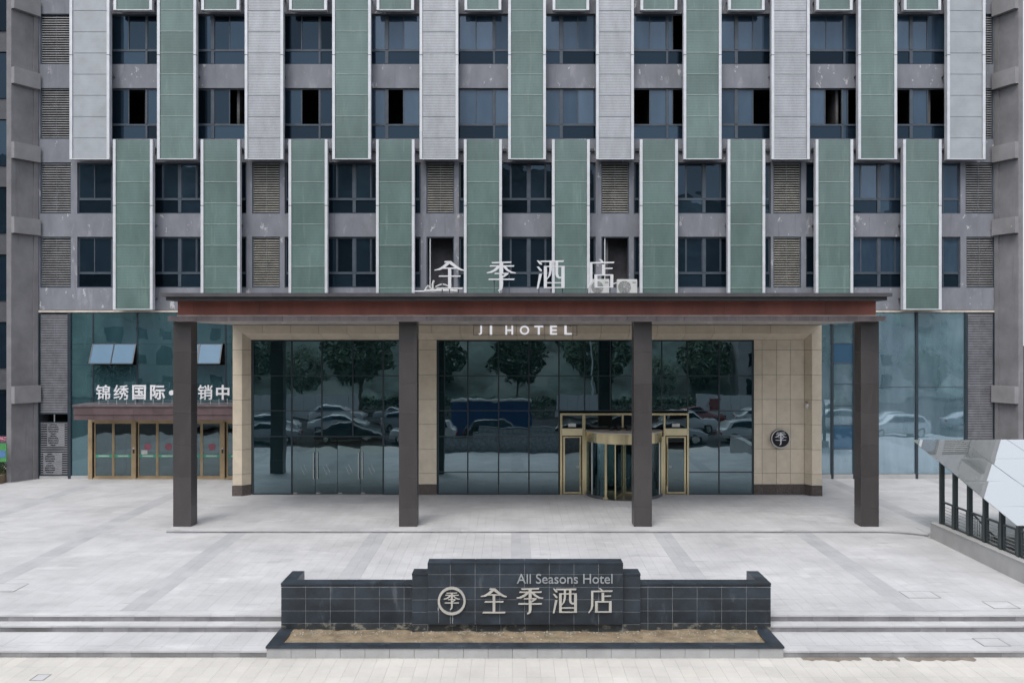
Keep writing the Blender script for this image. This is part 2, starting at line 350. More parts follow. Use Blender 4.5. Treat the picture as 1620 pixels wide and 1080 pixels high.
def text_mesh(ch, x0, x1, z0, z1, y, dep, m, name, parent, fat=.0, ex=None):
    """one glyph (or word) as solid letters fitted to a rectangle"""
    c = bpy.data.curves.new('t', 'FONT'); c.body = ch; c.extrude = .5; c.offset = fat; c.resolution_u = 4
    o = bpy.data.objects.new('t', c); COL.objects.link(o)
    me = bpy.data.meshes.new_from_object(o.evaluated_get(bpy.context.evaluated_depsgraph_get()))
    bpy.data.objects.remove(o)
    xs = [v.co.x for v in me.vertices]; ys = [v.co.y for v in me.vertices]
    ax, bx, ay, by = min(xs), max(xs), min(ys), max(ys)
    for v in me.vertices:
        u = (v.co.x - ax) / (bx - ax) - .5; t = (v.co.y - ay) / (by - ay); k = v.co.z
        v.co = (u * (x1 - x0), -k * dep, t * (z1 - z0))
    me.materials.clear(); me.materials.append(M[m]); me.name = name
    return link(name, me, ((x0 + x1) / 2, y, z0), parent)

# strokes of the four characters of the hotel's name, in a common sheet
GL = {
'quan': ((355, 812, 125, 545), [
    [(560, 150), (607, 127), (700, 203), (760, 243), (812, 262), (805, 272), (760, 270), (700, 247), (640, 207), (580, 165)],
    [(545, 145), (592, 160), (520, 222), (440, 262), (355, 268), (358, 258), (420, 240), (480, 203)],
    [(505, 148), (512, 127), (607, 127), (600, 148)], [(490, 225), (700, 225), (700, 243), (490, 243)],
    [(563, 240), (610, 240), (610, 530), (563, 530)], [(420, 362), (430, 343), (752, 343), (745, 362)], [(385, 545), (395, 524), (785, 524), (778, 545)]]),
'ji': ((1135, 1582, 130, 580), [
    [(1210, 141), (1513, 130), (1507, 152), (1225, 160)], [(1180, 210), (1190, 190), (1555, 190), (1548, 210)], [(1337, 140), (1388, 140), (1388, 312), (1337, 312)],
    [(1300, 200), (1250, 250), (1190, 284), (1135, 298), (1150, 309), (1215, 303), (1275, 276), (1325, 235), (1347, 205), (1335, 195)],
    [(1378, 205), (1400, 232), (1442, 272), (1500, 305), (1570, 312), (1582, 300), (1515, 284), (1465, 250), (1425, 205), (1400, 195)],
    [(1255, 322), (1262, 304), (1470, 304), (1465, 322)], [(1470, 305), (1465, 324), (1395, 372), (1385, 350), (1420, 320)],
    [(1337, 318), (1388, 345), (1385, 500), (1375, 548), (1345, 572), (1312, 580), (1310, 568), (1335, 548), (1340, 500)],
    [(1163, 412), (1175, 392), (1560, 392), (1550, 412)]]),
'jiu': ((245, 622, 100, 487), [
    [(247, 103), (275, 105), (318, 145), (315, 163), (285, 155)], [(247, 188), (275, 188), (320, 235), (310, 252), (285, 240)], [(280, 285), (318, 285), (270, 485), (245, 487)],
    [(296, 108), (615, 103), (605, 125), (300, 125)], [(343, 178), (384, 178), (384, 478), (343, 478)], [(578, 178), (622, 178), (622, 478), (578, 478)],
    [(384, 178), (578, 178), (578, 192), (384, 192)], [(384, 463), (578, 463), (578, 478), (384, 478)], [(384, 398), (578, 398), (578, 412), (384, 412)],
    [(418, 125), (450, 125), (448, 240), (430, 310), (385, 365), (385, 345), (405, 310), (418, 240)],
    [(498, 125), (535, 125), (535, 290), (550, 325), (578, 325), (578, 345), (545, 348), (510, 325), (498, 290)]]),
'dian': ((922, 1295, 88, 485), [
    [(1085, 88), (1115, 88), (1150, 126), (1120, 126)], [(965, 128), (1295, 122), (1285, 142), (965, 146)],
    [(965, 146), (998, 146), (998, 360), (980, 420), (935, 482), (922, 478), (955, 420), (965, 360)], [(1125, 158), (1165, 158), (1165, 295), (1125, 295)],
    [(1165, 205), (1272, 203), (1265, 220), (1165, 220)], [(1025, 293), (1065, 293), (1065, 472), (1025, 472)], [(1238, 293), (1278, 293), (1278, 472), (1238, 472)],
    [(1065, 293), (1238, 293), (1238, 310), (1065, 310)], [(1065, 457), (1238, 457), (1238, 472), (1065, 472)]])}
def glyph(key, x0, x1, z0, z1, y, dep, m, name, parent):
    (a, b, c, d), strokes = GL[key]; mb = MB()
    for i, st in enumerate(strokes):
        poly = [(x0 + (p - a) / (b - a) * (x1 - x0), z1 - (q - c) / (d - c) * (z1 - z0)) for p, q in st]
        mb.prism(poly, y - dep - .0015 * i, y)
    return mb.build(name, m, parent)

# ================================================================ GROUND
def sm(t): t = max(0, min(1, t)); return t * t * (3 - 2 * t)
Y1, Y2, Y3 = 22.14, 21.80, 20.48       # front edges of the plaza, of the tread, of the landing
ZT, ZL, ZP = -.35, -.50, -.65
HOLE = (14.35, 18.75, 20.0, 30.2)
def hgt(x, y):
    f = -.10 - .10 * max(0, min(1, (31.1 - y) / (31.1 - Y1)))
    if x < -11.75: return f + (0 - f) * sm((y - 27) / 8) * sm((-x - 11.75) / 2.0)
    return f
g = MB(); g.quad((-1500, -1500, -.685), (1500, -1500, -.685), (1500, 1500, -.685), (-1500, 1500, -.685)); tag(g.build('ground', 'asphalt', origin=(0, 0, -.685), fixn=False), kind='structure')
# plaza bed
mb = MB()
xs = [-32, -26] + [-23 + i * 1.0 for i in range(0, 12)] + [-11.74, -6, 0, 6, 13.88, 13.92, 14.35, 18.75, 26, 34]
ys = [Y1 + i * .94 for i in range(0, 10)] + [30.2, 30.22, 31.1, 32.5, 34, 36, 39, 44, 60]
ys = [v for v in sorted(ys) if v not in ()]
for a, b in zip(xs, xs[1:]):
    for c, e in zip(ys, ys[1:]):
        if a >= HOLE[0] - .01 and b <= HOLE[1] + .01 and c < 30.19: continue
        z = lambda p, q: (hgt(p, q) if not (p > 13.9 and q > 30.21) else 0) - .014
        mb.quad((a, c, z(a, c)), (b, c, z(b, c)), (b, e, z(b, e)), (a, e, z(a, e)))
plaza = tag(mb.build('plaza', 'joint', origin=(0, 30, 0)), kind='structure')
STRIPS = [-18.9, -14.1, -9.3, -4.5, .3, 5.1, 9.9, 14.7, 19.5]
def is_strip(x): return any(abs(x - s) < .31 for s in STRIPS)
def slab(mb, x, y, w, dd, z, mi, n=.0016):
    t = random.uniform(-.0008, .0008); j = n
    a, b, c, e = x + j, x + w - j, y + j, y + dd - j
    zz = [z(a, c) + t, z(b, c) + t, z(b, e) + t, z(a, e) + t]
    k = len(mb.v); top = [(a, c, zz[0]), (b, c, zz[1]), (b, e, zz[2]), (a, e, zz[3])]
    mb.v += top + [(p[0], p[1], p[2] - .02) for p in top]
    mb.f += [(k, k + 1, k + 2, k + 3), (k, k + 4, k + 5, k + 1), (k + 1, k + 5, k + 6, k + 2), (k + 2, k + 6, k + 7, k + 3), (k + 3, k + 7, k + 4, k)]; mb.mi += [mi] * 5
rest = MB(); SW, SD = .30, .60; cnt = 0
flat = {}
for r in range(0, 35):
    y = Y1 + .34 + r * SD - .0
    if y > 42.6: break
    for c in range(-78, 82):
        x = c * SW - .02; cx = x + SW / 2; cy = y + SD / 2
        if HOLE[0] - .35 < cx < HOLE[1] + .3 and cy < 30.5: continue
        if y > 31.3 and x > -11.75 and x + SW < 13.9: continue
        mi = 1 if is_strip(cx) else 0
        z = (lambda p, q: 0.0) if (cx > 13.9 and cy > 30.2) else hgt
        if r < 4 and -13.4 < x < 13.4 and cnt < 300:
            cnt += 1; one = MB(); slab(one, x, y, SW, SD, z, 0); one.build('paving_slab', 'granite_strip' if mi else 'granite', plaza, fixn=False)
        else:
            xa_, xb_ = x, x + SW
            if y > 30.2 and x < 13.9 < x + SW: xa_ = 13.9; z = lambda p, q: 0.0
            if y > 31.0 and x < -11.75 < x + SW: xb_ = -11.76
            slab(rest, xa_, y, xb_ - xa_, SD, z, mi)
tag(rest.build('paving_slabs', ['granite', 'granite_strip'], plaza, fixn=False), kind='stuff')
# raised platform under the portico with its slabs and edge stones
pf = MB()
edge = [(-11.75, 31.14)] + [(-11.75 + i * 1.0, 31.14) for i in range(1, 24)] + [(12.3, 31.14), (12.7, 31.10), (13.1, 31.0), (13.5, 30.82), (13.88, 30.55)]
for (a, ya), (b, yb) in zip(edge, edge[1:]): pf.hexa([(a, ya + .02, -.14), (b, yb + .02, -.14), (b, yb + .02, -.012), (a, ya + .02, -.012), (a, 43, -.14), (b, 43, -.14), (b, 43, -.012), (a, 43, -.012)])
plat = tag(pf.build('platform', 'joint', origin=(0, 37, 0)), kind='structure')
ps = MB()
for r in range(0, 20):
    y = 31.5 + r * SD
    if y > 42.5: break
    for c in range(-41, 48):
        x = c * SW - .02
        if x < -11.75 - SW or x > 13.87: continue
        xa_, xb_ = max(x, -11.75), min(x + SW, 13.9)
        if xb_ - xa_ > .02: slab(ps, xa_, y, xb_ - xa_, SD, lambda p, q: 0.0, 0)
tag(ps.build('paving_slabs', ['granite'], plat, fixn=False), kind='stuff')
for (a, ya), (b, yb) in zip(edge, edge[1:]):
    e = MB(); e.hexa([(a + .002, ya, -.05), (b - .002, yb, -.05), (b - .002, yb, .0), (a + .002, ya, .0), (a + .002, 31.495, -.05), (b - .002, 31.495, -.05), (b - .002, 31.495, .0), (a + .002, 31.495, .0)])
    e.build('edge_stone', 'granite', plat)
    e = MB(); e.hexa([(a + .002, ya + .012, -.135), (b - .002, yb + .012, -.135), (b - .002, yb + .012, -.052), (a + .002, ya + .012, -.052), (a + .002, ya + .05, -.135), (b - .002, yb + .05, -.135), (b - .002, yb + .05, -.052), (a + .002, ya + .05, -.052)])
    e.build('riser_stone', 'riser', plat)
# the steps either side of the sign wall
st = MB()
for a, b in ((-32, -5.47), (6.05, 14.2)):
    st.box(a, b, Y1 + .03, Y1 + .6, -.70, -.22); st.box(a, b, Y2 + .03, Y1 + .03, -.70, ZT - .02); st.box(a, b, Y3 + .03, Y2 + .03, -.70, ZL - .014)
st.box(14.2, 32, Y1 + .03, Y1 + .6, -.70, -.22); st.box(14.2, 32, Y2 + .03, Y1 + .03, -.70, ZT - .02); st.box(14.2, 32, Y3 + .03, Y2 + .03, -.70, ZL - .014)
steps = tag(st.build('steps', 'joint', origin=(0, 21.3, -.65)), kind='structure')
zt = hgt(0, Y1)
def run(a, b, step, f):
    n = max(1, int(round((b - a) / step))); s = (b - a) / n
    for i in range(n): f(a + i * s, a + (i + 1) * s)
for a, b in ((-14.6, -5.47), (6.05, 14.6)):
    run(a, b, .6, lambda p, q: (piece('nosing_stone', p + .002, q - .002, Y1 - .012, Y1 + .335, zt - .04, zt, 'granite', steps),
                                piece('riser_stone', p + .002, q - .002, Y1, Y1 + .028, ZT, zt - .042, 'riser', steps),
                                piece('tread_stone', p + .002, q - .002, Y2 - .012, Y1 - .001, ZT - .04, ZT - .0, 'granite', steps),
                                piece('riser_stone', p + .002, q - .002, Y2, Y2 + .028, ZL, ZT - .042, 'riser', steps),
                                piece('nosing_stone', p + .002, q - .002, Y3 - .012, Y3 + .34, ZL - .04, ZL, 'granite', steps),
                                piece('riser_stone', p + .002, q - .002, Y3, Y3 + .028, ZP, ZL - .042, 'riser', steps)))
    def land(p, q):
        o = MB(); slab(o, p, Y3 + .345, q - p, Y2 - Y3 - .345 + .02, lambda u, v: ZL, 0); o.build('landing_slab', 'granite', steps, fixn=False)
    run(a, b, .3, land)
# lower pavement by the street
lp = tag(MB().box(-32, 32, 15.5, Y3 + .02, -.684, ZP - .014).build('pavement', 'joint', origin=(0, 18, -.66)), kind='structure')
k = 0; restp = MB()
for r in range(8):
    y = Y3 - (r + 1) * .6 + .0
    for c in range(-44, 44):
        x = c * SW + .01; cx = x + .15
        if r < 4 and -11.6 < x < 11.4 and k < 300:
            k += 1; o = MB(); slab(o, x, y, SW, SD, lambda u, v: ZP, 0); o.build('paving_slab', 'granite_warm', lp, fixn=False)
        else: slab(restp, x, y, SW, SD, lambda u, v: ZP, 0)
tag(restp.build('paving_slabs', 'granite_warm', lp, fixn=False), kind='stuff')
# damp patches of mortar against the lowest riser right of the sign wall
for xa, xb in ((6.45, 7.75), (8.0, 8.6), (8.75, 10.3)):
    pts = []; n = 14
    for i in range(n + 1): pts.append((xa + (xb - xa) * i / n, Y3 - .004))
    for i in range(n + 1): pts.append((xb - (xb - xa) * i / n, Y3 - .16 - random.uniform(0, .14)))
    m_ = MB(); nn = len(pts); m_.v = [(p, q, ZP + .003) for p, q in pts]; m_.f = [tuple(range(nn))]; m_.mi = [0]; m_.build('damp_patch', 'damp', lp, fixn=False)

# inspection covers let into the stone
def cover(cx, cy, wx, wy, zf, lab, split=1):
    t = empty('inspection_cover', (cx, cy, zf), lab, 'inspection cover', 'inspection covers in the paving')
    o = MB()
    for a, b, c, e in ((-wx / 2, wx / 2, -wy / 2, -wy / 2 + .018), (-wx / 2, wx / 2, wy / 2 - .018, wy / 2), (-wx / 2, -wx / 2 + .022, -wy / 2 + .018, wy / 2 - .018), (wx / 2 - .022, wx / 2, -wy / 2 + .018, wy / 2 - .018)):
        o.box(cx + a, cx + b, cy + c, cy + e, zf - .01, zf + .004)
    o.build('cover_rim', 'rim', t)
    s = (wx - .05) / split
    for i in range(split): piece('cover_plate', cx - wx / 2 + .025 + i * s + .004, cx - wx / 2 + .025 + (i + 1) * s - .004, cy - wy / 2 + .022, cy + wy / 2 - .022, zf - .01, zf + .003, 'granite', t)
cover(X(1456, 23.8), 23.85, .85, .62, hgt(9, 23.8) + .002, 'three-plate stone inspection cover, farther of the two on the upper plaza at right', 3)
cover(X(1585, 22.9), 22.95, .66, .62, hgt(9, 22.9) + .002, 'plain square inspection cover on the upper plaza close to the glass stair shelter')
cover(X(1570, 21.0), 21.05, .62, .55, ZL + .002, 'inspection cover on the landing between the steps at right')
cover(X(62, 19.2), 19.25, .30, .36, ZP + .002, 'small square cover in the street pavement at the lower left')
cover(X(8, 24.6), 24.5, 1.0, .8, hgt(-13.5, 24.5) + .002, 'bluish inspection cover at the left edge of the plaza')

# ================================================================ SIGN WALL AND PLANTER
DW = 21.65
wall = empty('sign_wall', (.35, DW, -.65), 'dark slate-tiled wall with low wings carrying the hotel name, in front of the plaza', 'sign wall')
def zr(y, D): return Z(y, D)
# cores (grout colour shows between tiles)
core = MB()
core.box(-5.44, -2.34, DW + .003, DW + .31, -.6, .650); core.box(3.02, 6.10, DW + .003, DW + .31, -.6, .650)
core.box(-5.44, -5.17, DW + .31, 22.78, -.6, .645); core.box(5.84, 6.10, DW + .31, 22.78, -.6, .645)
core.box(-2.347, 3.017, 21.553, 22.02, -.6, .9)
core.box(-1.968, 2.592, 21.453, 21.84, -.21, 1.19)
core.build('wall_core', 'grout', wall)
def tiles(xs, zs, y, th, m='tile', low=None):
    for i, (a, b) in enumerate(zip(xs, xs[1:])):
        for j, (c, e) in enumerate(zip(zs, zs[1:])):
            piece('tile', a + .0035, b - .0035, y, y + th, c + .004, e - .004, low if (low and j == 0) else m, wall)
tw = .581
zs_w = [-.62, -.245, .045, .332, .60]
tiles([-5.455 + tw * i for i in range(6)] + [-2.35], zs_w, DW, .012, low='tile_dirty')
tiles([3.02] + [6.115 - tw * i for i in range(5, -1, -1)], zs_w, DW, .012, low='tile_dirty')
# wing caps: grooved edge tile and top tile
for xs in ([-5.46 + tw * i for i in range(6)] + [-2.35], [3.02] + [6.12 - tw * i for i in range(5, -1, -1)]):
    for a, b in zip(xs, xs[1:]):
        piece('cap_edge_tile', a + .003, b - .003, DW - .004, DW + .012, .612, .648, 'tile', wall)
        piece('cap_tile', a + .003, b - .003, DW - .02, DW + .325, .659, .70, 'tile', wall)
# returns
for xa, xb in ((-5.46, -5.16), (5.83, 6.12)):
    for a, b in ((DW + .33, 22.2), (22.2, 22.8)):
        piece('cap_tile', xa, xb, a, b - .006, .659, .70, 'tile', wall)
        for zc, ze in zip(zs_w, zs_w[1:] + [.655]): piece('tile', xa, xa + .012, a, b - .006, zc + .003, ze - .003, 'tile', wall); piece('tile', xb - .012, xb, a, b - .006, zc + .003, ze - .003, 'tile', wall)
# shoulder blocks
zs_s = [-.62, -.245, .045, .332, .62, .905]
for xa, xb in ((-2.35, -1.98), (2.61, 3.02)):
    tiles([xa, xb], zs_s, 21.55, .012, low='tile_dirty')
    piece('cap_tile', xa - .004, xb + .004, 21.54, 22.03, .909, .945, 'tile', wall)
    for zc, ze in zip(zs_s[3:], zs_s[4:]): 
        xo = xa if xa < 0 else xb - .012
        piece('tile', xo, xo + .012, 21.565, 22.0, zc + .003, ze - .003, 'tile', wall)
# centre panel
cx = [-1.976] + [X(v, 21.45) for v in (712.4, 751.6, 790.7, 829.8, 869, 908, 947)] + [2.60]
cz = [Z(v, 21.45) for v in (987.5, 967, 947.8, 928.5, 908.2)] + [1.195]
tiles(cx, cz, 21.45, .012)
for a, b in zip(cx, cx[1:]): piece('cap_tile', a + .003, b - .003, 21.44, 21.85, 1.198, 1.228, 'tile', wall)
for c, e in zip(cz, cz[1:]):
    for xo in (-1.978, 2.590): piece('tile', xo, xo + .012, 21.464, 21.84, c + .003, e - .003, 'tile', wall)
# dirty tiles below the floating panel
tiles([-1.98 + .573 * i for i in range(9)], [-.6, -.24], 21.55, .012, m='tile_dirty')
# writing
def on_wall(px0, px1, py0, py1, D=21.44): return X(px0, D), X(px1, D), Z(py1, D), Z(py0, D)
for kx, (a, b, nm) in {'quan': (760.5, 802, 0), 'ji': (817, 859.5, 0), 'jiu': (874.5, 912.5, 0), 'dian': (930.5, 969, 0)}.items():
    x0, x1, z0, z1 = on_wall(a, b, 929.5 if kx != 'ji' else 929, 968.5 if kx != 'ji' else 970)
    glyph(kx, x0, x1, z0, z1, 21.43, .035, 'letter', 'character', wall)
x0, x1, z0, z1 = on_wall(817.5, 969, 907, 922.5)
text_mesh('All Seasons Hotel', x0, x1, z0, z1, 21.43, .02, 'letter_grey', 'lettering', wall, fat=.004)
def ring(cx, cz, r0, r1, y0, y1, m, name, parent, n=48):
    mb = MB()
    for i in range(n):
        a, b = 2 * math.pi * i / n, 2 * math.pi * (i + 1) / n
        P_ = lambda r, t, y: (cx + r * math.cos(t), y, cz + r * math.sin(t))
        mb.quad(P_(r0, a, y0), P_(r1, a, y0), P_(r1, b, y0), P_(r0, b, y0)); mb.quad(P_(r1, a, y0), P_(r1, a, y1), P_(r1, b, y1), P_(r1, b, y0)); mb.quad(P_(r0, a, y0), P_(r0, b, y0), P_(r0, b, y1), P_(r0, a, y1))
    return mb.build(name, m, parent)
def disc(cx, cz, r, y0, y1, m, name, parent, n=40):
    return MB().prism([(cx + r * math.cos(2 * math.pi * i / n), cz + r * math.sin(2 * math.pi * i / n)) for i in range(n)], y0, y1).build(name, m, parent)
lc = (X(714.8, 21.44), Z(949.5, 21.44))
ring(*lc, .275, .325, 21.385, 21.45, 'letter', 'logo_ring', wall)
glyph('ji', lc[0] - .19, lc[0] + .19, lc[1] - .20, lc[1] + .20, 21.43, .035, 'letter', 'logo_character', wall)
# whitish mortar runs on the tiles
for px, pa, pb, wpx in ((693.5, 946, 966, 1.2), (716, 971, 986, .8), (712.5, 960, 985, .4), (694, 966, 985, .4)):
    mb = MB(); x0 = X(px, 21.44); n = 9; L_ = [(x0 - wpx * .0148 * random.uniform(.3, 1), Z(pa + (pb - pa) * i / n, 21.44)) for i in range(n + 1)]; R_ = [(x0 + wpx * .0148 * random.uniform(.3, 1), q[1]) for q in L_]
    for i in range(n): mb.quad((L_[i][0], 21.4475, L_[i][1]), (R_[i][0], 21.4475, R_[i][1]), (R_[i + 1][0], 21.4475, R_[i + 1][1]), (L_[i + 1][0], 21.4475, L_[i + 1][1]))
    mb.build('mortar_run', 'grout', wall)
# planter: granite kerb blocks, dark coping, sand bed
pl = empty('planter', (.3, 20.9, -.65), 'low granite planter bed with black coping at the foot of the slate sign wall', 'planter')
PX0, PX1, PY = -5.47, 6.05, 20.40
run(PX0, PX1, .56, lambda a, b: piece('kerb_stone', a + .003, b - .003, PY + .015, PY + .09, -.655, -.43, 'kerb', pl, bev=.003))
piece('kerb_core', PX0 + .03, PX1 - .03, PY + .09, DW, -.66, -.52, 'joint', pl)
for xa in (PX0, PX1 - .03): piece('kerb_stone', xa, xa + .03, PY + .09, DW, -.655, -.43, 'kerb', pl)
run(PX0 + .3, PX1 - .3, .78, lambda a, b: piece('coping_stone', a + .002, b - .002, PY - .01, PY + .27, -.425, -.38, 'tile', pl))
for s, xa in ((1, PX0), (-1, PX1)):
    for i, (a, b) in enumerate(((PY - .01, 21.0), (21.0, DW - .004))):
        o = MB(); xo, xi = xa - s * .012, xa + s * .298
        if i == 0: o.v = []; o.hexa([(xo, a, -.425), (xi, a, -.425), (xi, a, -.38), (xo, a, -.38), (xo, b - .004, -.425), (xi, b - .004, -.425), (xi, b - .004, -.38), (xo, b - .004, -.38)])
        else: o.hexa([(xo, a, -.425), (xi, a, -.425), (xi, a, -.38), (xo, a, -.38), (xo, b, -.425), (xi, b, -.425), (xi, b, -.38), (xo, b, -.38)])
        o.build('coping_stone', 'tile', pl)
sd = MB(); nx, ny = 160, 16
from mathutils import noise as mn
def sz(x, y): return -.43 + .035 * mn.noise(Vector((x * 1.1, y * 2, 0))) + .02 * mn.noise(Vector((x * 5, y * 6, 3))) + .05 * sm((y - 21.2) / .4) * (.5 + .5 * mn.noise(Vector((x * 2.3, 0, 7))))
gx = [PX0 + .2 + (PX1 - PX0 - .4) * i / nx for i in range(nx + 1)]; gy = [PY + .2 + (DW - PY - .2) * j / ny for j in range(ny + 1)]
for i in range(nx + 1):
    for j in range(ny + 1): sd.v.append((gx[i], gy[j], sz(gx[i], gy[j])))
for i in range(nx):
    for j in range(ny): q = i * (ny + 1) + j; sd.f.append((q, q + ny + 1, q + ny + 2, q + 1)); sd.mi.append(0)
tag(sd.build('sand_bed', 'sand', smooth=True), 'damp brown sand filling the planter below the sign wall', 'sand', kind='stuff')
db = MB()
for i in range(520):
    x = random.uniform(PX0 + .3, PX1 - .3); y = DW - abs(random.gauss(0, .12)) - .12 if random.random() < .75 else random.uniform(PY + .3, DW)
    s = random.uniform(.005, .022); z = sz(x, y)
    if -1.98 < x < 2.6 and y > 21.5: y -= .1
    db.hexa([(x - s, y - s * .7, z - .01), (x + s * 1.2, y - s, z - .01), (x + s, y - s * .6, z + s * .7), (x - s * .8, y - s * .5, z + s), (x - s, y + s, z - .01), (x + s, y + s, z - .01), (x + s * .7, y + s * .6, z + s * .8), (x - s * .6, y + s, z + s * .5)])
tag(db.build('mortar_crumbs', 'debris'), 'crumbs of mortar lying on the sand along the wall foot', 'debris', kind='stuff')

# ================================================================ HOTEL TOWER
DF = 42.8; DS = 42.22
tower = empty('hotel_tower', (0, DF, 0), 'grey hotel tower with green and silver hanging screens, louvres and dark windows', 'building')
BX0, BX1 = X(60, DF), X(1574, DF)
TOP = 38.0; ZG = Z(491, DF)
def rowz(a, b): return Z(b, DF), Z(a, DF)
ROWS = {'Z': (-95.5, -15.5), 'A': (22, 102), 'B': (139.5, 220), 'C': (257, 338), 'D': (374.5, 455)}
UL = [111, 249.3, 387.8, 526, 664, 804, 943, 1081, 1220, 1357, 1497.5]; UR = [174, 311, 448.5, 587, 725, 863.5, 1002.5, 1141, 1280.3, 1418.3, 1558]
LL = [179.5, 318.2, 457, 595.2, 734, 873.2, 1012, 1150.6, 1289.7, 1428]; LR = [242.3, 380.3, 518.5, 656, 794, 932.8, 1072, 1210, 1349, 1488.7]
wins, louv, recs = [], [], []    # (x0,x1,row,panes,...)
OPEN = {('B', 0): [1], ('B', 1): [2], ('B', 2): [1], ('B', 3): [1], ('B', 6): [0, 3], ('B', 7): [2], ('B', 8): [1, 3], ('B', 9): [0, 2], ('A', 6): [3]}
for row in 'ZAB':
    for k in range(10):
        a, b = UR[k], UL[k + 1]
        if k % 2 == 0:      # silver left, green right: mullion near the green one
            p = [(a + 1, a + 28), (a + 28, a + 55), (a + 58, b + 6)]
            if (row, k) in (('B', 6), ('B', 8), ('A', 6)): p = [(a, a + 26), (a + 26, a + 52), (a + 55, a + 55.1), (a + 55, a + 62), (a + 62, b + 6)]; p.pop(2)
        else: p = [(a - 6, a + 22), (a + 27, a + 51), (a + 51, b - 1)]
        wins.append((p[0][0] - 2, p[-1][1] + 2, row, p, 1 if k % 2 == 0 else 0, OPEN.get((row, k), []), k))
    louv.append((63.5, 110.5, row)); louv.append((1556, 1571.5, row))
for row in 'CD':
    louv.append((63.5, 112, row)); louv.append((1527.5, 1572, row) if row == 'C' else (1529, 1574, row))
    wins.append((122, 186, row, [(123.5, 148), (148, 174.5), (177, 184.5)], 1, [], 0))
    wins.append((1484, 1519.5, row, [(1485, 1492), (1494, 1518.5)], 0, [], 10))
    for j in range(9):
        a, b = LR[j], LL[j + 1]
        if j % 2 == 0:
            mid = (a + b) / 2 + 3
            wins.append((a - 6, b + 6, row, [(a - 4, a + 13.5), (a + 14.5, mid - 2.5), (mid + 2.5, mid + 26), (mid + 27, b + 4)], 1, [], j))
        else:
            l0 = a + (18.5 if j < 7 else 13.5); l1 = l0 + 44
            wins.append((a - 5, a + 9.5, row, [(a - 4, a + 8.5)], 0, [], j)); wins.append((l1 + 7.5, b + 6, row, [(l1 + 9, b + 5)], 0, [], j))
            if row == 'D' and j in (3, 5): recs.append((l0, l1, row))
            else: louv.append((l0, l1, row))
holes = []
def hole(a, b, row): z0, z1 = rowz(*ROWS[row]); return (X(a, DF), X(b, DF), z0, z1)
for t in wins: holes.append(hole(t[0], t[1], t[2]))
for t in louv: holes.append(hole(*t))
for t in recs: holes.append(hole(*t))
mb = MB(); wall_holes(mb, BX0, BX1, ZG + .02, TOP, DF, .28, holes)
mb.box(BX0, BX1, DF + .3, DF + 14, TOP - .3, TOP)                     # roof slab
mb.quad((BX0, DF, 0), (BX0, DF + 14, 0), (BX0, DF + 14, TOP), (BX0, DF, TOP)); mb.quad((BX1, DF, 0), (BX1, DF + 14, 0), (BX1, DF + 14, TOP), (BX1, DF, TOP)); mb.quad((BX0, DF + 14, 0), (BX1, DF + 14, 0), (BX1, DF + 14, TOP), (BX0, DF + 14, TOP))
mb.build('facade_wall', 'concrete', tower, fixn=False)
piece('drip_moulding', BX0, BX1, DF - .05, DF + .02, Z(494, DF), Z(491, DF), 'cream', tower)
it = MB(); it.quad((BX0, DF + 4.2, 0), (BX1, DF + 4.2, 0), (BX1, DF + 4.2, TOP), (BX0, DF + 4.2, TOP))
for i in range(21): x_ = BX0 + .5 + i * 2.17; it.box(x_, x_ + .12, DF + .4, DF + 4.1, ZG, TOP - .4)
for zf in [Z(473, DF) + 3.47 * i for i in range(0, 6)]: it.box(BX0 + .02, BX1 - .02, DF + .29, DF + 4.19, zf - .1, zf + .1)
it.build('interior', 'interior', tower)
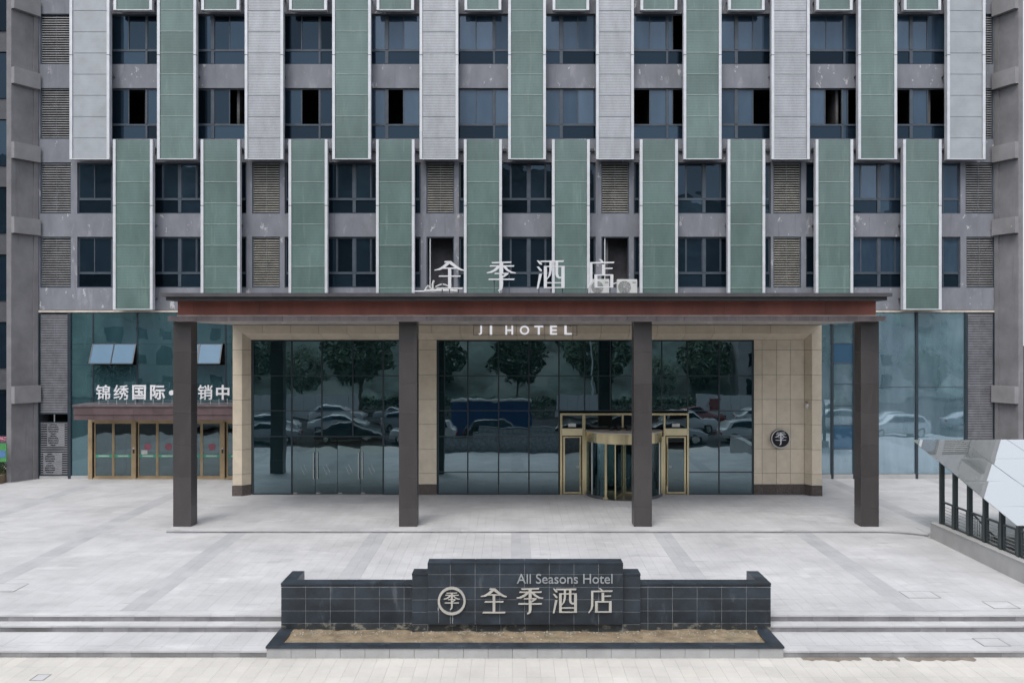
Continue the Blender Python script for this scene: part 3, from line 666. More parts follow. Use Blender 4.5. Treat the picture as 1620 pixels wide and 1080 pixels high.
def build_window(x0, x1, row, panes, main, opens, k):
    z0, z1 = rowz(*ROWS[row]); X0, X1 = X(x0, DF), X(x1, DF); zt_ = z0 + (z1 - z0) * .285
    w_ = empty('window', ((X0 + X1) / 2, DF + .14, z0), parent=tower)
    bright = row in 'AB' and k >= 3 or k >= 8
    fr = MB(); t = .05; y0, y1 = DF + .10, DF + .17
    fr.box(X0, X1, y0, y1, z1 - t, z1); fr.box(X0, X1, y0, y1, z0, z0 + t); fr.box(X0, X0 + t, y0, y1, z0 + t, z1 - t); fr.box(X1 - t, X1, y0, y1, z0 + t, z1 - t)
    fr.box(X0 + t, X1 - t, y0, y1, zt_ - .04, zt_ + .04)
    prev = None; px_ = [(X(a, DF), X(b, DF)) for a, b in panes]
    for (a, b), (c, d_) in zip(px_, px_[1:]):
        if c - b > .04: fr.box(b, c, y0 - .02, y1, z0 + t, zt_ - .04); fr.box(b, c, y0 - .02, y1, zt_ + .04, z1 - t)
        else: fr.box(b - .022, b + .022, y0 + .005, y1, zt_ + .04, z1 - t)
    fr.build('frame', 'frame', w_)
    for i, (a, b) in enumerate(px_):
        if i in opens: 
            continue
        th = random.uniform(-.004, .004)
        piece('pane', max(a, X0 + t), min(b, X1 - t), DF + .13 + (i % 2) * .02, DF + .137 + (i % 2) * .02, zt_ + .04, z1 - t, 'win_blue' if bright else 'win', w_)
        sb = MB(); yy = DF + .118 + (i % 2) * .02; A, B = max(a, X0 + t), min(b, X1 - t)
        sb.box(A, B, yy, yy + .012, z1 - t - .03, z1 - t - .001); sb.box(A, B, yy, yy + .012, zt_ + .041, zt_ + .07)
        if B - A > .2: sb.box(A, A + .028, yy, yy + .012, zt_ + .07, z1 - t - .03); sb.box(B - .028, B, yy, yy + .012, zt_ + .07, z1 - t - .03)
        sb.build('sash', 'frame', w_)
    # lower fixed lights
    cuts = [X0 + t]; 
    for (a, b), (c, d_) in zip(px_, px_[1:]):
        if c - b > .04: cuts += [b, c]
    cuts.append(X1 - t)
    for i in range(0, len(cuts) - 1, 2):
        if cuts[i + 1] - cuts[i] > .03: piece('pane', cuts[i], cuts[i + 1], DF + .14, DF + .147, z0 + t, zt_ - .04, 'win', w_)
for t in wins: build_window(*t)
def build_louvre(x0, x1, z0, z1, y, pitch, bm_, parent, mid=True, dep=.12, bh=.40, frame='frame', tilt=0):
    L_ = empty('louvre', ((x0 + x1) / 2, y, z0), parent=parent)
    f = MB(); t = .045
    f.box(x0, x1, y, y + dep, z1 - t, z1); f.box(x0, x1, y, y + dep, z0, z0 + t); f.box(x0, x0 + t, y, y + dep, z0 + t, z1 - t); f.box(x1 - t, x1, y, y + dep, z0 + t, z1 - t)
    if mid: m0 = (x0 + x1) / 2; f.box(m0 - .015, m0 + .015, y + .05, y + dep, z0 + t, z1 - t)
    f.build('frame', frame, L_)
    b = MB(); z = z0 + t + pitch * .3; hh = pitch * bh; bd = min(.02, dep)
    while z < z1 - t - hh * .5:
        j = random.uniform(-.004, .004)
        b.hexa([(x0 + t, y + .01, z + j), (x1 - t, y + .01, z + j * .3), (x1 - t, y + .01, z + hh + j * .3), (x0 + t, y + .01, z + hh + j), (x0 + t, y + .01 + bd, z + tilt), (x1 - t, y + .01 + bd, z + tilt), (x1 - t, y + .01 + bd, z + hh + tilt), (x0 + t, y + .01 + bd, z + hh + tilt)])
        z += pitch
    tag(b.build('blades', bm_, L_), kind='stuff')
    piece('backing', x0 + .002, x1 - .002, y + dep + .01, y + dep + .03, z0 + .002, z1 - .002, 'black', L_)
for a, b, row in louv:
    z0, z1 = rowz(*ROWS[row]); build_louvre(X(a, DF), X(b, DF), z0, z1, DF + .06, .111, 'blade_grey' if a < 100 or a > 1500 else 'blade', tower)
# the two plant recesses without louvres
for a, b, row in recs:
    z0, z1 = rowz(*ROWS[row]); x0, x1 = X(a, DF), X(b, DF)
    r_ = MB(); y1 = DF + 1.3
    r_.quad((x0, DF + .28, z0), (x0, y1, z0), (x0, y1, z1), (x0, DF + .28, z1)); r_.quad((x1, DF + .28, z0), (x1, DF + .28, z1), (x1, y1, z1), (x1, y1, z0))
    r_.quad((x0, y1, z0), (x1, y1, z0), (x1, y1, z1), (x0, y1, z1)); r_.quad((x0, DF + .28, z0), (x1, DF + .28, z0), (x1, y1, z0), (x0, y1, z0)); r_.quad((x0, DF + .28, z1), (x0, y1, z1), (x1, y1, z1), (x1, DF + .28, z1))
    r_.build('recess', 'recess', tower, fixn=False)
    MB().tube((x0 + .17, DF + .1, z0), (x0 + .17, DF + .1, z1), .032).build('downpipe', 'rail', tower)
    o = MB(); o.box(x0, x0 + .05, DF + .04, DF + .12, z0, z1); o.box(x1 - .05, x1, DF + .04, DF + .12, z0, z1); o.box(x0 + .05, x1 - .05, DF + .04, DF + .12, z1 - .05, z1); o.build('recess_frame', 'frame', tower)
# hanging screens
def screen(a, b, ztop, zbot, m, n=8, seglen=None):
    x0, x1 = X(a, DS), X(b, DS); s = empty('screen', ((x0 + x1) / 2, DS, zbot), parent=tower)
    rw = .125
    for xa in (x0, x1 - rw):
        o = MB(); o.box(xa, xa + rw, DS - .07, DS + .22, zbot, ztop); o.build('side_rail', 'rail', s)
        piece('rail_joint', xa - .004, xa + rw + .004, DS - .076, DS + .1, zbot + (ztop - zbot) * .61, zbot + (ztop - zbot) * .61 + .025, 'alu_dark', s)
    h = (ztop - zbot - .04) / n
    for i in range(n):
        gp = .020 if m == 'green' else .018; piece('screen_panel', x0 + rw + .012, x1 - rw - .012, DS - .015, DS + .015 + random.choice((0, .003, .006)), zbot + .04 + i * h + gp, zbot + .04 + (i + 1) * h - gp / 2, m, s)
        piece('panel_rib', x0 + rw, x1 - rw, DS - .03, DS + .05, zbot + .04 + i * h - .014, zbot + .04 + i * h + .016, 'pale' if m != 'green' else 'rib_green', s)
    o = MB()
    o.box(x0 + rw, x1 - rw, DS - .05, DS + .2, zbot, zbot + .03)
    o.build('bottom_rail', 'rail', s)
    o = MB()
    for z in (zbot + .5, zbot + (ztop - zbot) / 2, ztop - .35):
        for xx in (x0 + .03, x1 - .09): o.box(xx, xx + .06, DS + .2, DF - .004, z, z + .06)
    o.build('bracket', 'alu_dark', s)
M['rib_green'] = mat('green_rib', (.36, .45, .43), .4, var=.1)
ZU0, ZU1 = Z(252.5, DS), Z(-17, DS); ZL0, ZL1 = Z(490, DS), Z(221, DS)
for k in range(11):
    m = 'green' if k % 2 else ('pale' if k in (0, 10) else 'silver')
    screen(UL[k], UR[k], ZU1, ZU0, m)
for j in range(10): screen(LL[j], LR[j], ZL1, ZL0, 'green')
for j in range(10): screen(LL[j] + 1, LR[j] - 1, Z(17, DS) + 7.85, Z(17, DS), 'green')
# slab ledge behind the change of screens, with loose fixings
for j in range(10):
    for xx in (LL[j] - 4, LR[j] + 4):
        x0 = X(xx, DF); MB().box(x0 - .09, x0 + .09, DF - .10, DF - .003, Z(240, DF), Z(236, DF)).build('bracket_plate', 'alu_dark', tower)
    
# splayed wing walls at both ends
def wing(s, xb, xf, xo, yf, name):
    """xb: corner on the facade, xf: front inner corner, xo: front outer corner"""
    o = MB()
    o.hexa([(xf, yf, 0 - .02), (xo, yf, -.02), (xo, yf, TOP), (xf, yf, TOP), (xb, DF + .02, -.02), (xo, DF + 1, -.02), (xo, DF + 1, TOP), (xb, DF + .02, TOP)])
    o.build('wing_wall', 'pier', tower)
    # posts and ledges on the splayed face
    dx, dy = xb - xf, DF - yf; L_ = math.hypot(dx, dy); nx_, ny_ = -dy / L_ * (-s), dx / L_ * (-s)
    if ny_ > 0: nx_, ny_ = -nx_, -ny_
    def strip(t0, t1, z0, z1, d_, m, nm):
        P0 = (xf + dx * t0, yf + dy * t0); P1 = (xf + dx * t1, yf + dy * t1)
        q = MB(); q.hexa([(P0[0], P0[1], z0), (P1[0], P1[1], z0), (P1[0], P1[1], z1), (P0[0], P0[1], z1), (P0[0] + nx_ * d_, P0[1] + ny_ * d_, z0), (P1[0] + nx_ * d_, P1[1] + ny_ * d_, z0), (P1[0] + nx_ * d_, P1[1] + ny_ * d_, z1), (P0[0] + nx_ * d_, P0[1] + ny_ * d_, z1)])
        q.build(nm, m, tower)
    for i in range(-3, 4):
        zb = Z(14 + 118 * (i + 0), 41.7)
        if i < 0: zb = Z(14, 41.7) + 3.42 * (-i)
        strip(.0, .97, zb - .02, zb + .72, .22, 'pier_light', 'ledge')
    strip(.0, .97, Z(638, 41.7), Z(611, 41.7), .24, 'pier_light', 'ledge')
    strip(.80, .97, 0, TOP - .1, .05, 'pier', 'pilaster')
wing(-1, X(61, DF), X(18.5, 41.66), X(11, 41.66), 41.62, 'l')
wing(1, X(1573, DF), X(1610.5, 41.66), X(1618, 41.66), 41.62, 'r')

# ---- ground storey of the tower, left and right of the entrance block
ZF = 0.0
def shop_panes(xs, zs, m, skip=(), y=DF - .02):
    for i, (a, b) in enumerate(zip(xs, xs[1:])):
        for j, (c, d_) in enumerate(zip(zs, zs[1:])):
            if (i, j) in skip: continue
            piece('shop_pane', a + .012, b - .012, y, y + .012, c + .006, d_ - .006, m, tower)
zb0 = Z(752, DF); zt0 = Z(494.5, DF)
lx = [X(v, DF) for v in (112, 147.5, 217.5, 287, 357, 372)]
lz = [zb0, Z(636, DF), Z(577, DF), Z(544, DF), zt0]
# left glazing: cells that carry an awning window are left out where it stands open
for i, (a, b) in enumerate(zip(lx, lx[1:])):
    for j, (c, d_) in enumerate(zip(lz, lz[1:])):
        if j == 0 and i > 0: continue
        if j == 2 and i in (1, 3): continue
        piece('shop_pane', a + .02, b - .02, DF, DF + .012, c + .003, d_ - .003, 'low_glass', tower)
for v in (147.5, 217.5, 287, 357): piece('mullion', X(v, DF) - .03, X(v, DF) + .03, DF - .03, DF + .05, Z(636, DF) if v > 148 else 0, zt0, 'mullion_blue', tower)
def awning(a, b, ang, lab):
    x0, x1 = X(a, DF), X(b, DF); zt_, zb_ = Z(544, DF), Z(577.5, DF); h = zt_ - zb_
    t = empty('awning_window', ((x0 + x1) / 2, DF - .03, zt_), parent=tower)
    dy, dz = -math.sin(R(ang)) * h, -math.cos(R(ang)) * h
    q = MB(); q.hexa([(x0 + .03, DF - .04, zt_), (x1 - .03, DF - .04, zt_), (x1 - .03, DF - .04 + dy, zt_ + dz), (x0 + .03, DF - .04 + dy, zt_ + dz), (x0 + .03, DF - .02, zt_), (x1 - .03, DF - .02, zt_), (x1 - .03, DF - .02 + dy, zt_ + dz), (x0 + .03, DF - .02 + dy, zt_ + dz)]); q.build('pane', 'film', t)
    f = MB()
    for p0, p1 in (((x0, 0), (x1, 0)), ((x0, 1), (x1, 1)), ((x0, 0), (x0, 1)), ((x1, 0), (x1, 1))):
        f.tube((p0[0], DF - .03 + dy * p0[1], zt_ + dz * p0[1]), (p1[0], DF - .03 + dy * p1[1], zt_ + dz * p1[1]), .028, 4)
    f.build('sash', 'alu_dark', t)
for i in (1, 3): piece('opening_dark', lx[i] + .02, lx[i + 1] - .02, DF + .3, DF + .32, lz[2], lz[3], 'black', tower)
for a, b in ((147.5, 181.5), (181.5, 215.5), (317, 352), (288, 316)): awning(a, b, 24, '')
piece('opening_post', X(216, DF), X(217, DF), DF - .01, DF + .02, lz[2], lz[3], 'mullion_blue', tower)
piece('stone_sill', X(112, DF), X(141, DF), DF - .06, DF + .1, 0, zb0, 'kerb', tower)
# left tall louvre with air-conditioning units behind the lower grille
piece('louvre_post', X(58.5, DF), X(63, DF), DF - .08, DF + .06, 0, zt0, 'mullion_blue', tower)
piece('louvre_post', X(108.5, DF), X(113, DF), DF - .08, DF + .06, 0, zt0, 'mullion_blue', tower)
build_louvre(X(63, DF), X(108.5, DF), Z(655, DF), zt0, DF - .02, .078, 'blade_dark', tower, bh=.58, frame='mullion_blue')
build_louvre(X(63, DF), X(108.5, DF), Z(752, DF), Z(667, DF), DF - .02, .106, 'blade_dark', tower, bh=.42, frame='mullion_blue', dep=.07, mid=False)
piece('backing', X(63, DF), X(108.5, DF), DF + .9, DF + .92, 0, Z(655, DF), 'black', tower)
piece('stone_sill', X(63, DF), X(108.5, DF), DF - .05, DF + .9, 0, Z(752.5, DF), 'kerb', tower)
piece('grille_post', X(85.4, DF), X(86.8, DF), DF - .01, DF + .04, Z(667, DF), Z(655, DF), 'blade_dark', tower)
# right glazing
rx = [X(v, DF) for v in (1296, 1316, 1350, 1449.5, 1527)]
rz = [Z(749, DF), Z(710, DF), Z(672, DF), Z(641, DF), Z(607, DF), Z(574, DF), Z(543, DF), Z(515, DF), zt0]
for a, b, zz in ((rx[0], rx[1], [rz[0], zt0]), (rx[1], rx[2] + .0, rz), (rx[2], rx[3], [rz[0], Z(612, DF), zt0]), (rx[3], rx[4], [rz[0], Z(612, DF), zt0])):
    for c, d_ in zip(zz, zz[1:]):
        m = 'low_glass_r'
        if zz is rz and rz.index(c) in (1, 5): m = 'film'
        piece('shop_pane', a + .02, b - .02, DF, DF + .012, c + .006, d_ - .006, m, tower)
for c in rz[1:-1]: piece('transom', rx[1], rx[2], DF - .015, DF + .03, c - .018, c + .018, 'frame', tower)
piece('transom', rx[2], rx[4], DF - .012, DF + .03, Z(612, DF) - .012, Z(612, DF) + .012, 'frame', tower)
for v, w_ in ((1316, .055), (1350, .03), (1449.5, .055), (1527, .045)): piece('mullion', X(v, DF) - w_, X(v, DF) + w_, DF - .09, DF + .06, 0, zt0, 'mullion_blue', tower)
piece('stone_sill', rx[0], rx[4], DF - .06, DF + .1, 0, Z(749.5, DF), 'kerb', tower)
build_louvre(X(1529.5, DF), X(1572, DF), .15, zt0, DF - .02, .078, 'blade_dark', tower, bh=.58, frame='mullion_blue')
piece('louvre_post', X(1571, DF), X(1574.5, DF), DF - .08, DF + .05, 0, zt0, 'mullion_blue', tower)
# plinth wall closing the ground storey
pw = MB(); pw.box(BX0, BX1, DF + 4.3, DF + 4.4, 0, ZG); pw.box(BX0 + .01, BX1 - .01, DF + .1, DF + 4.25, -.1, -.002); pw.build('inner_room', 'plaster', tower)

def ac_unit(x0, x1, y, z0, z1, m, lab, feet=0, parent=None, logo=True, fan2=False):
    t = empty('ac_unit', ((x0 + x1) / 2, y + .15, z0 - feet), lab, 'air conditioner', 'air conditioner outdoor units')
    piece('casing', x0, x1, y, y + .3, z0, z1, m, t, bev=.012)
    w_ = x1 - x0; h = z1 - z0; cx_ = x0 + w_ * .36; r = min(h * .42, w_ * .32)
    cs = [(z0 + h * .5, r)] if not fan2 else [(z0 + h * .73, h * .22), (z0 + h * .27, h * .22)]
    for cz_, rr in cs:
        disc(cx_, cz_, rr, y - .006, y + .002, 'ac_grille' if m == 'ac' else 'black', 'fan_recess', t)
        o = MB()
        for k_ in range(1, 5): 
            rk = rr * k_ / 4.0
            for i in range(28):
                a_, b_ = 2 * math.pi * i / 28, 2 * math.pi * (i + 1) / 28
                o.tube((cx_ + rk * math.cos(a_), y - .014, cz_ + rk * math.sin(a_)), (cx_ + rk * math.cos(b_), y - .014, cz_ + rk * math.sin(b_)), .004, 3)
        for i in range(6): a_ = math.pi * i / 6; o.tube((cx_ - rr * math.cos(a_), y - .016, cz_ - rr * math.sin(a_)), (cx_ + rr * math.cos(a_), y - .016, cz_ + rr * math.sin(a_)), .004, 3)
        o.build('fan_guard', m, t)
    if logo: piece('name_plate', x1 - w_ * .24, x1 - w_ * .06, y - .003, y + .001, z1 - h * .24, z1 - h * .17, 'ac_grille', t)
    if feet:
        for xa in (x0 + .06, x1 - .16): piece('foot', xa, xa + .1, y + .02, y + .28, z0 - feet, z0 - .002, 'debris', t)
    return t
ac_unit(X(80, 43.2), X(108, 43.2), 42.86, Z(706, 43.1), Z(667, 43.1), 'ac_grey', 'upper grey air conditioner unit behind the left ground-floor grille', fan2=True, logo=False)
ac_unit(X(74, 43.2), X(104, 43.2), 42.86, Z(750, 43.1), Z(714, 43.1), 'ac_grey', 'lower grey air conditioner unit behind the left ground-floor grille', fan2=True, logo=False)
for zz in (Z(751.5, 43.1), Z(707.5, 43.1)): piece('equipment_shelf', X(63, DF), X(108.5, DF), DF + .055, DF + .5, zz - .03, zz, 'alu_dark', tower)

# ================================================================ ENTRANCE BLOCK (stone portal and glazing)
DP, DG = 38.0, 38.35
ent = empty('entrance_block', (.63, DG, 0), 'beige stone entrance block with tall dark glazing behind the portico columns', 'entrance')
xo0, xi0, xg0 = -11.58, X(383, DP), X(397.5, DG)
xo1, xi1, xg1 = 12.84, X(1284.5, DP), X(1272.5, DG)
zo, zi, zg = 7.07, Z(527, DP), Z(537.5, DG)
zrow = [Z(v, DG) for v in (765.7, 748.3, 709.7, 670.7, 631.7, 592.7, 553.3, 537.5)]
zpl = zrow[0]
g_ = .007
cr = MB()
cr.box(xo0 + .02, xi0 - .01, DP + .03, 42.78, 0, zo - .02); cr.box(xi1 + .01, xo1 - .02, DP + .03, 42.78, 0, zo - .02)
cr.box(xi0, xi1, DP + .03, 42.78, zi + .02, zo - .02)
cr.box(xg1 + .03, xi1, DG + .03, 42.78, 0, zi); cr.box(X(1192.5, DG) + .01, xg1 + .03, DG + .03, DG + .35, 0, zi)
cr.box(xi0, xg0 - .03, DG + .03, 42.7, 0, zi); cr.box(X(661, DG) + .01, X(691, DG) - .01, DG + .03, DG + .4, 0, zi)
cr.box(xg0 - .03, xg1 + .03, DG + .02, 42.7, zg + .05, zi + .02)
cr.build('portal_core', 'joint_dark', ent)
def hx(x0, x1, x2, x3, zlo, zhi, ya, yb, m, nm='stone_tile', t=.03):
    """jamb tile from (x0,ya) to (x1,yb)"""
    o = MB(); o.hexa([(x0, ya, zlo + g_), (x1, yb, zlo + g_), (x1, yb, zhi - g_), (x0, ya, zhi - g_), (x2, ya + t, zlo + g_), (x3, yb + t, zlo + g_), (x3, yb + t, zhi - g_), (x2, ya + t, zhi - g_)]); o.build(nm, m, ent)
zj = zrow[:-1]
# splay function: the front band is flat, the reveal slants back to the glass
for s in (0, 1):
    xo, xi, xg = (xo0, xi0, xg0) if s == 0 else (xo1, xi1, xg1)
    a, b = (xo, xi - g_) if s == 0 else (xi + g_, xo)
    zz = zj + [zo]
    for j, (c, d_) in enumerate(zip(zz, zz[1:])):
        last = j == len(zz) - 2
        if not last: piece('stone_tile', a, b, DP, DP + .03, c + g_, d_ - g_, 'beige', ent)
        else:  # mitred
            o = MB(); pts = [(xo, c + g_), (xi, c + g_), (xi, zi), (xo, zo)]; o.prism(pts, DP, DP + .03); o.build('stone_tile', 'beige', ent)
        th = zi if last else d_
        o = MB()
        if last: P = [(xi, DP, c + g_), (xg, DG, c + g_), (xg, DG, zg), (xi, DP, zi - .002)]
        else: P = [(xi, DP, c + g_), (xg, DG, c + g_), (xg, DG, th - g_), (xi, DP, th - g_)]
        dx_ = -.02 if s == 0 else .02
        o.hexa(P + [(p[0] + dx_, p[1] + .03, p[2]) for p in P]); o.build('stone_tile', 'beige', ent)
        piece('stone_tile', xo if s else xo - .0, xo + (.02 if s == 0 else -.02) , DP + .03, DP + 1.2, c + g_, min(d_, zo) - g_, 'beige', ent)
    # plinth
    px0_, px1_ = (xo - .02, xi + .01) if s == 0 else (xi - .01, xo + .02)
    piece('plinth_stone', px0_, px1_, DP - .03, DP + .04, 0, zpl - g_, 'granite_brown', ent)
    o = MB(); P = [(xi + (.01 if s == 0 else -.01), DP - .028, 0), (xg + (.02 if s == 0 else -.02), DG - .02, 0), (xg + (.02 if s == 0 else -.02), DG - .02, zpl - g_), (xi + (.01 if s == 0 else -.01), DP - .028, zpl - g_)]
    o.hexa(P + [(p[0] + dx_ * 2, p[1] + .04, p[2]) for p in P]); o.build('plinth_stone', 'granite_brown', ent)
# head band: joints every 44.8 photo pixels
hj = [xi0] + [X(v, DP) for v in [414.7 + 44.7 * i for i in range(0, 19)]] + [xi1]
hj = [h for h in hj if xi0 - .01 <= h <= xi1 + .01]
if hj[-1] - hj[-2] < .25: hj.pop(-2)
for a, b in zip(hj, hj[1:]):
    o = MB(); L0 = a == hj[0]; R0 = b == hj[-1]
    o.prism([(a + g_ * (not L0), zi + g_), (b - g_ * (not R0), zi + g_), ((xo1 if R0 else b - g_), zo), ((xo0 if L0 else a + g_), zo)], DP + .001, DP + .03); o.build('stone_tile', 'beige', ent)
    k0 = (a - xi0) / (xi1 - xi0); k1 = (b - xi0) / (xi1 - xi0); ga, gb = xg0 + (xg1 - xg0) * k0, xg0 + (xg1 - xg0) * k1
    o = MB(); P = [(a + g_, DP + .002, zi), (b - g_, DP + .002, zi), (gb - g_, DG, zg), (ga + g_, DG, zg)]
    o.hexa(P + [(p[0], p[1] + .02, p[2] + .03) for p in P]); o.build('stone_tile', 'beige', ent)
# flat wall right of the glass, and the pier between the bays
for cols, y in (([X(v, DG) for v in (1192.7, 1205.7, 1228.3, 1250.3, 1272.3)], DG), ([X(v, DG) for v in (661, 691)], DG - .02)):
    for a, b in zip(cols, cols[1:]):
        for c, d_ in zip(zrow, zrow[1:]): piece('stone_tile', a + g_, b - g_, y, y + .03, c + g_, d_ - g_, 'beige', ent)
        piece('plinth_stone', a, b - .003, y - .03, y + .04, 0, zpl - g_, 'granite_brown', ent)
# small channel under the glass head
MB().box(xg0, X(1192, DG), DG - .012, DG + .05, zg - .045, zg - .004).build('head_channel', 'mullion', ent)
# glazing
def mullion(px, z0, z1, w_=.032, d_=.05, m='mullion'): piece('mullion', X(px, DG) - w_, X(px, DG) + w_, DG - .005, DG + .1, z0, z1, m, ent)
ztr = [0.02] + [Z(v, DG) for v in (746.5, 690.3, 649.5, 594.3)] + [zg - .045]
def bay(cols, zz, skip=lambda i, j: False, m='lobby'):
    for i, (a, b) in enumerate(zip(cols, cols[1:])):
        for j, (c, d_) in enumerate(zip(zz, zz[1:])):
            if skip(i, j): continue
            piece('glass_pane', X(a, DG) + .03, X(b, DG) - .03, DG + .03, DG + .045, c + .015, d_ - .015, m, ent)
cl = [400, 461.5, 509, 558, 606.3, 661]
zl_ = [ztr[0]] + ztr[2:]
bay(cl, zl_, lambda i, j: j == 0 and i in (1, 2, 3))
for v in cl[:1] + cl[1:2] + cl[4:]: mullion(v, 0, zg)
for v in (509, 558): mullion(v, ztr[2], zg, .024)
cr_ = [693, 740, 788.7, 836.8, 884.3, 925, 965.7, 1006, 1047, 1088, 1137.7, 1191]
def sk(i, j): return 4 <= i <= 8 and j < 3
bay(cr_, ztr, sk)
for i, v in enumerate(cr_): mullion(v, ztr[3] if 5 <= i <= 8 else 0, zg, .034 if i in (0, 11) else .024)
for c in ztr[2:5]: 
    piece('transom', X(400, DG), X(661, DG), DG + .0, DG + .09, c - .018, c + .018, 'mullion', ent)
for c in ztr[1:5]:
    full = c >= ztr[3] - .01
    for a, b in ([(693, 1191)] if full else [(693, 884.3), (1088, 1191)]): piece('transom', X(a, DG), X(b, DG), DG + .0, DG + .09, c - .018, c + .018, 'mullion', ent)
for a, b in ((400, 461.5), (606.3, 661), (693, 884.3), (1088, 1191)): piece('sill_rail', X(a, DG), X(b, DG), DG - .01, DG + .09, 0, .05, 'mullion_blue', ent)
# frameless double doors of the left bay
for d0, d1, hx_ in ((461.5, 509.5, 502.0), (509.5, 534.2, 0), (0, 0, 0)): pass
dcols = [462.5, 499, 533.8, 570, 605.5]
for i, (a, b) in enumerate(zip(dcols, dcols[1:])):
    dr = empty('door', ((X(a, DG) + X(b, DG)) / 2, DG + .04, 0), parent=ent)
    piece('door_leaf', X(a, DG) + .008, X(b, DG) - .008, DG + .03, DG + .045, .03, ztr[2] - .03, 'leaf_glass', dr)
    hxp = X(b, DG) - .07 if i % 2 == 0 else X(a, DG) + .09
    o = MB(); o.tube((hxp, DG - .06, Z(757, DG)), (hxp, DG - .06, Z(715, DG)), .018, 8)
    for zz in (Z(752, DG), Z(720, DG)): o.tube((hxp, DG - .06, zz), (hxp, DG + .03, zz), .010, 6)
    o.build('handle', 'steel', dr)
    piece('patch_fitting', X(a, DG) + .02, X(a, DG) + .2, DG + .02, DG + .03, .035, .085, 'steel', dr)
    mx_ = (X(a, DG) + X(b, DG)) / 2
    o = MB()
    for k_ in range(2):
        q0 = (mx_ - .14 + k_ * .12, DG + .026, Z(738, DG) - k_ * -.1); q1 = (q0[0] + .16, DG + .026, q0[2] - .33) if i in (0, 2) or True else None
        o.tube(q0, q1, .006, 4)
    o.build('etched_strokes', 'steel', dr)
# lobby interior
lb = MB()
lb.box(xg0, xg1, DG + .12, 42.6, -.01, .006, 3)
lb.quad((xg0, 42.5, 0), (xg1, 42.5, 0), (xg1, 42.5, zg), (xg0, 42.5, zg), 1)
lb.box(-9, -5, 41.2, 42.4, 0, 2.6, 1); lb.box(-1.2, .2, 41.0, 42.3, 0, 3.2, 1)
for i in range(7): lb.box(-10 + i * 3.2, -9.9 + i * 3.2, 42.3, 42.45, 0, zg, 2)
lb.build('lobby_interior', ['recess', 'interior', 'recess', 'kerb'], ent, fixn=False)
# round badge, camera
bd = empty('round_badge', (X(1235, DG), DG, Z(708, DG)), 'round black badge with white character and ring on the beige wall', 'sign')
bx, bz = X(1235.2, 38.2), Z(693.7, 38.2)
disc(bx, bz, .40, 38.22, DG - .002, 'badge', 'badge_body', bd); ring(bx, bz, .355, .40, 38.20, 38.221, 'letter', 'badge_ring', bd)
glyph('ji', bx - .25, bx + .25, bz - .27, bz + .27, 38.219, .02, 'white', 'badge_character', bd)
sc_ = empty('security_camera', (X(1276, 38.0), 38.1, Z(645, 38)), 'small white security camera on the stone jamb at the right of the entrance', 'camera')
cxx, czz = X(1277, 37.95), Z(641, 37.95)
MB().tube((cxx + .02, 38.22, czz + .12), (cxx + .02, 38.0, czz + .12), .02).tube((cxx + .02, 38.02, czz + .13), (cxx, 37.98, czz + .02), .015).build('bracket', 'alu_dark', sc_)
MB().tube((cxx + .03, 38.05, czz + .02), (cxx - .06, 37.82, czz - .04), .055, 12).tube((cxx + .02, 38.02, czz - .05), (cxx + .02, 37.98, czz - .12), .03, 8).build('camera_body', 'ac', sc_)

# name letters over the doors
nm = empty('hotel_name_sign', (X(830, 37.8), 37.8, Z(530, 37.8)), 'white capital letters JI HOTEL on a thin rail above the entrance', 'sign')
for ch, a, b in (('J', 757, 762.6), ('I', 775, 778.6), ('H', 799.5, 811.8), ('O', 822.3, 837.3), ('T', 845.3, 859.5), ('E', 870, 881.2), ('L', 892.9, 904.6)):
    if ch == 'I': piece('letter', X(a, 37.8), X(b, 37.8), 37.76, 37.84, Z(529.3, 37.8), Z(515, 37.8), 'lit', nm)
    else: text_mesh(ch, X(a, 37.8), X(b, 37.8), Z(529.3, 37.8), Z(515, 37.8), 37.8, .08, 'lit', 'letter', nm, fat=.02)
o = MB()
xa, xb, z0, z1 = X(749, 37.9), X(913, 37.9), Z(530.6, 37.9), Z(515.3, 37.9)
for p in ((xa, xb, z0, z0 + .02), (xa, xb, z1, z1 + .02), (xa, xa + .02, z0 + .02, z1), (xb - .02, xb, z0 + .02, z1)): o.box(p[0], p[1], 37.85, 37.87, p[2], p[3])
for xx in (xa + .3, xb - .3): o.box(xx, xx + .03, 37.87, DP, z0, z0 + .03); o.box(xx, xx + .03, 37.87, DP, z1 - .03, z1)
o.build('mounting_rail', 'ledge', nm)

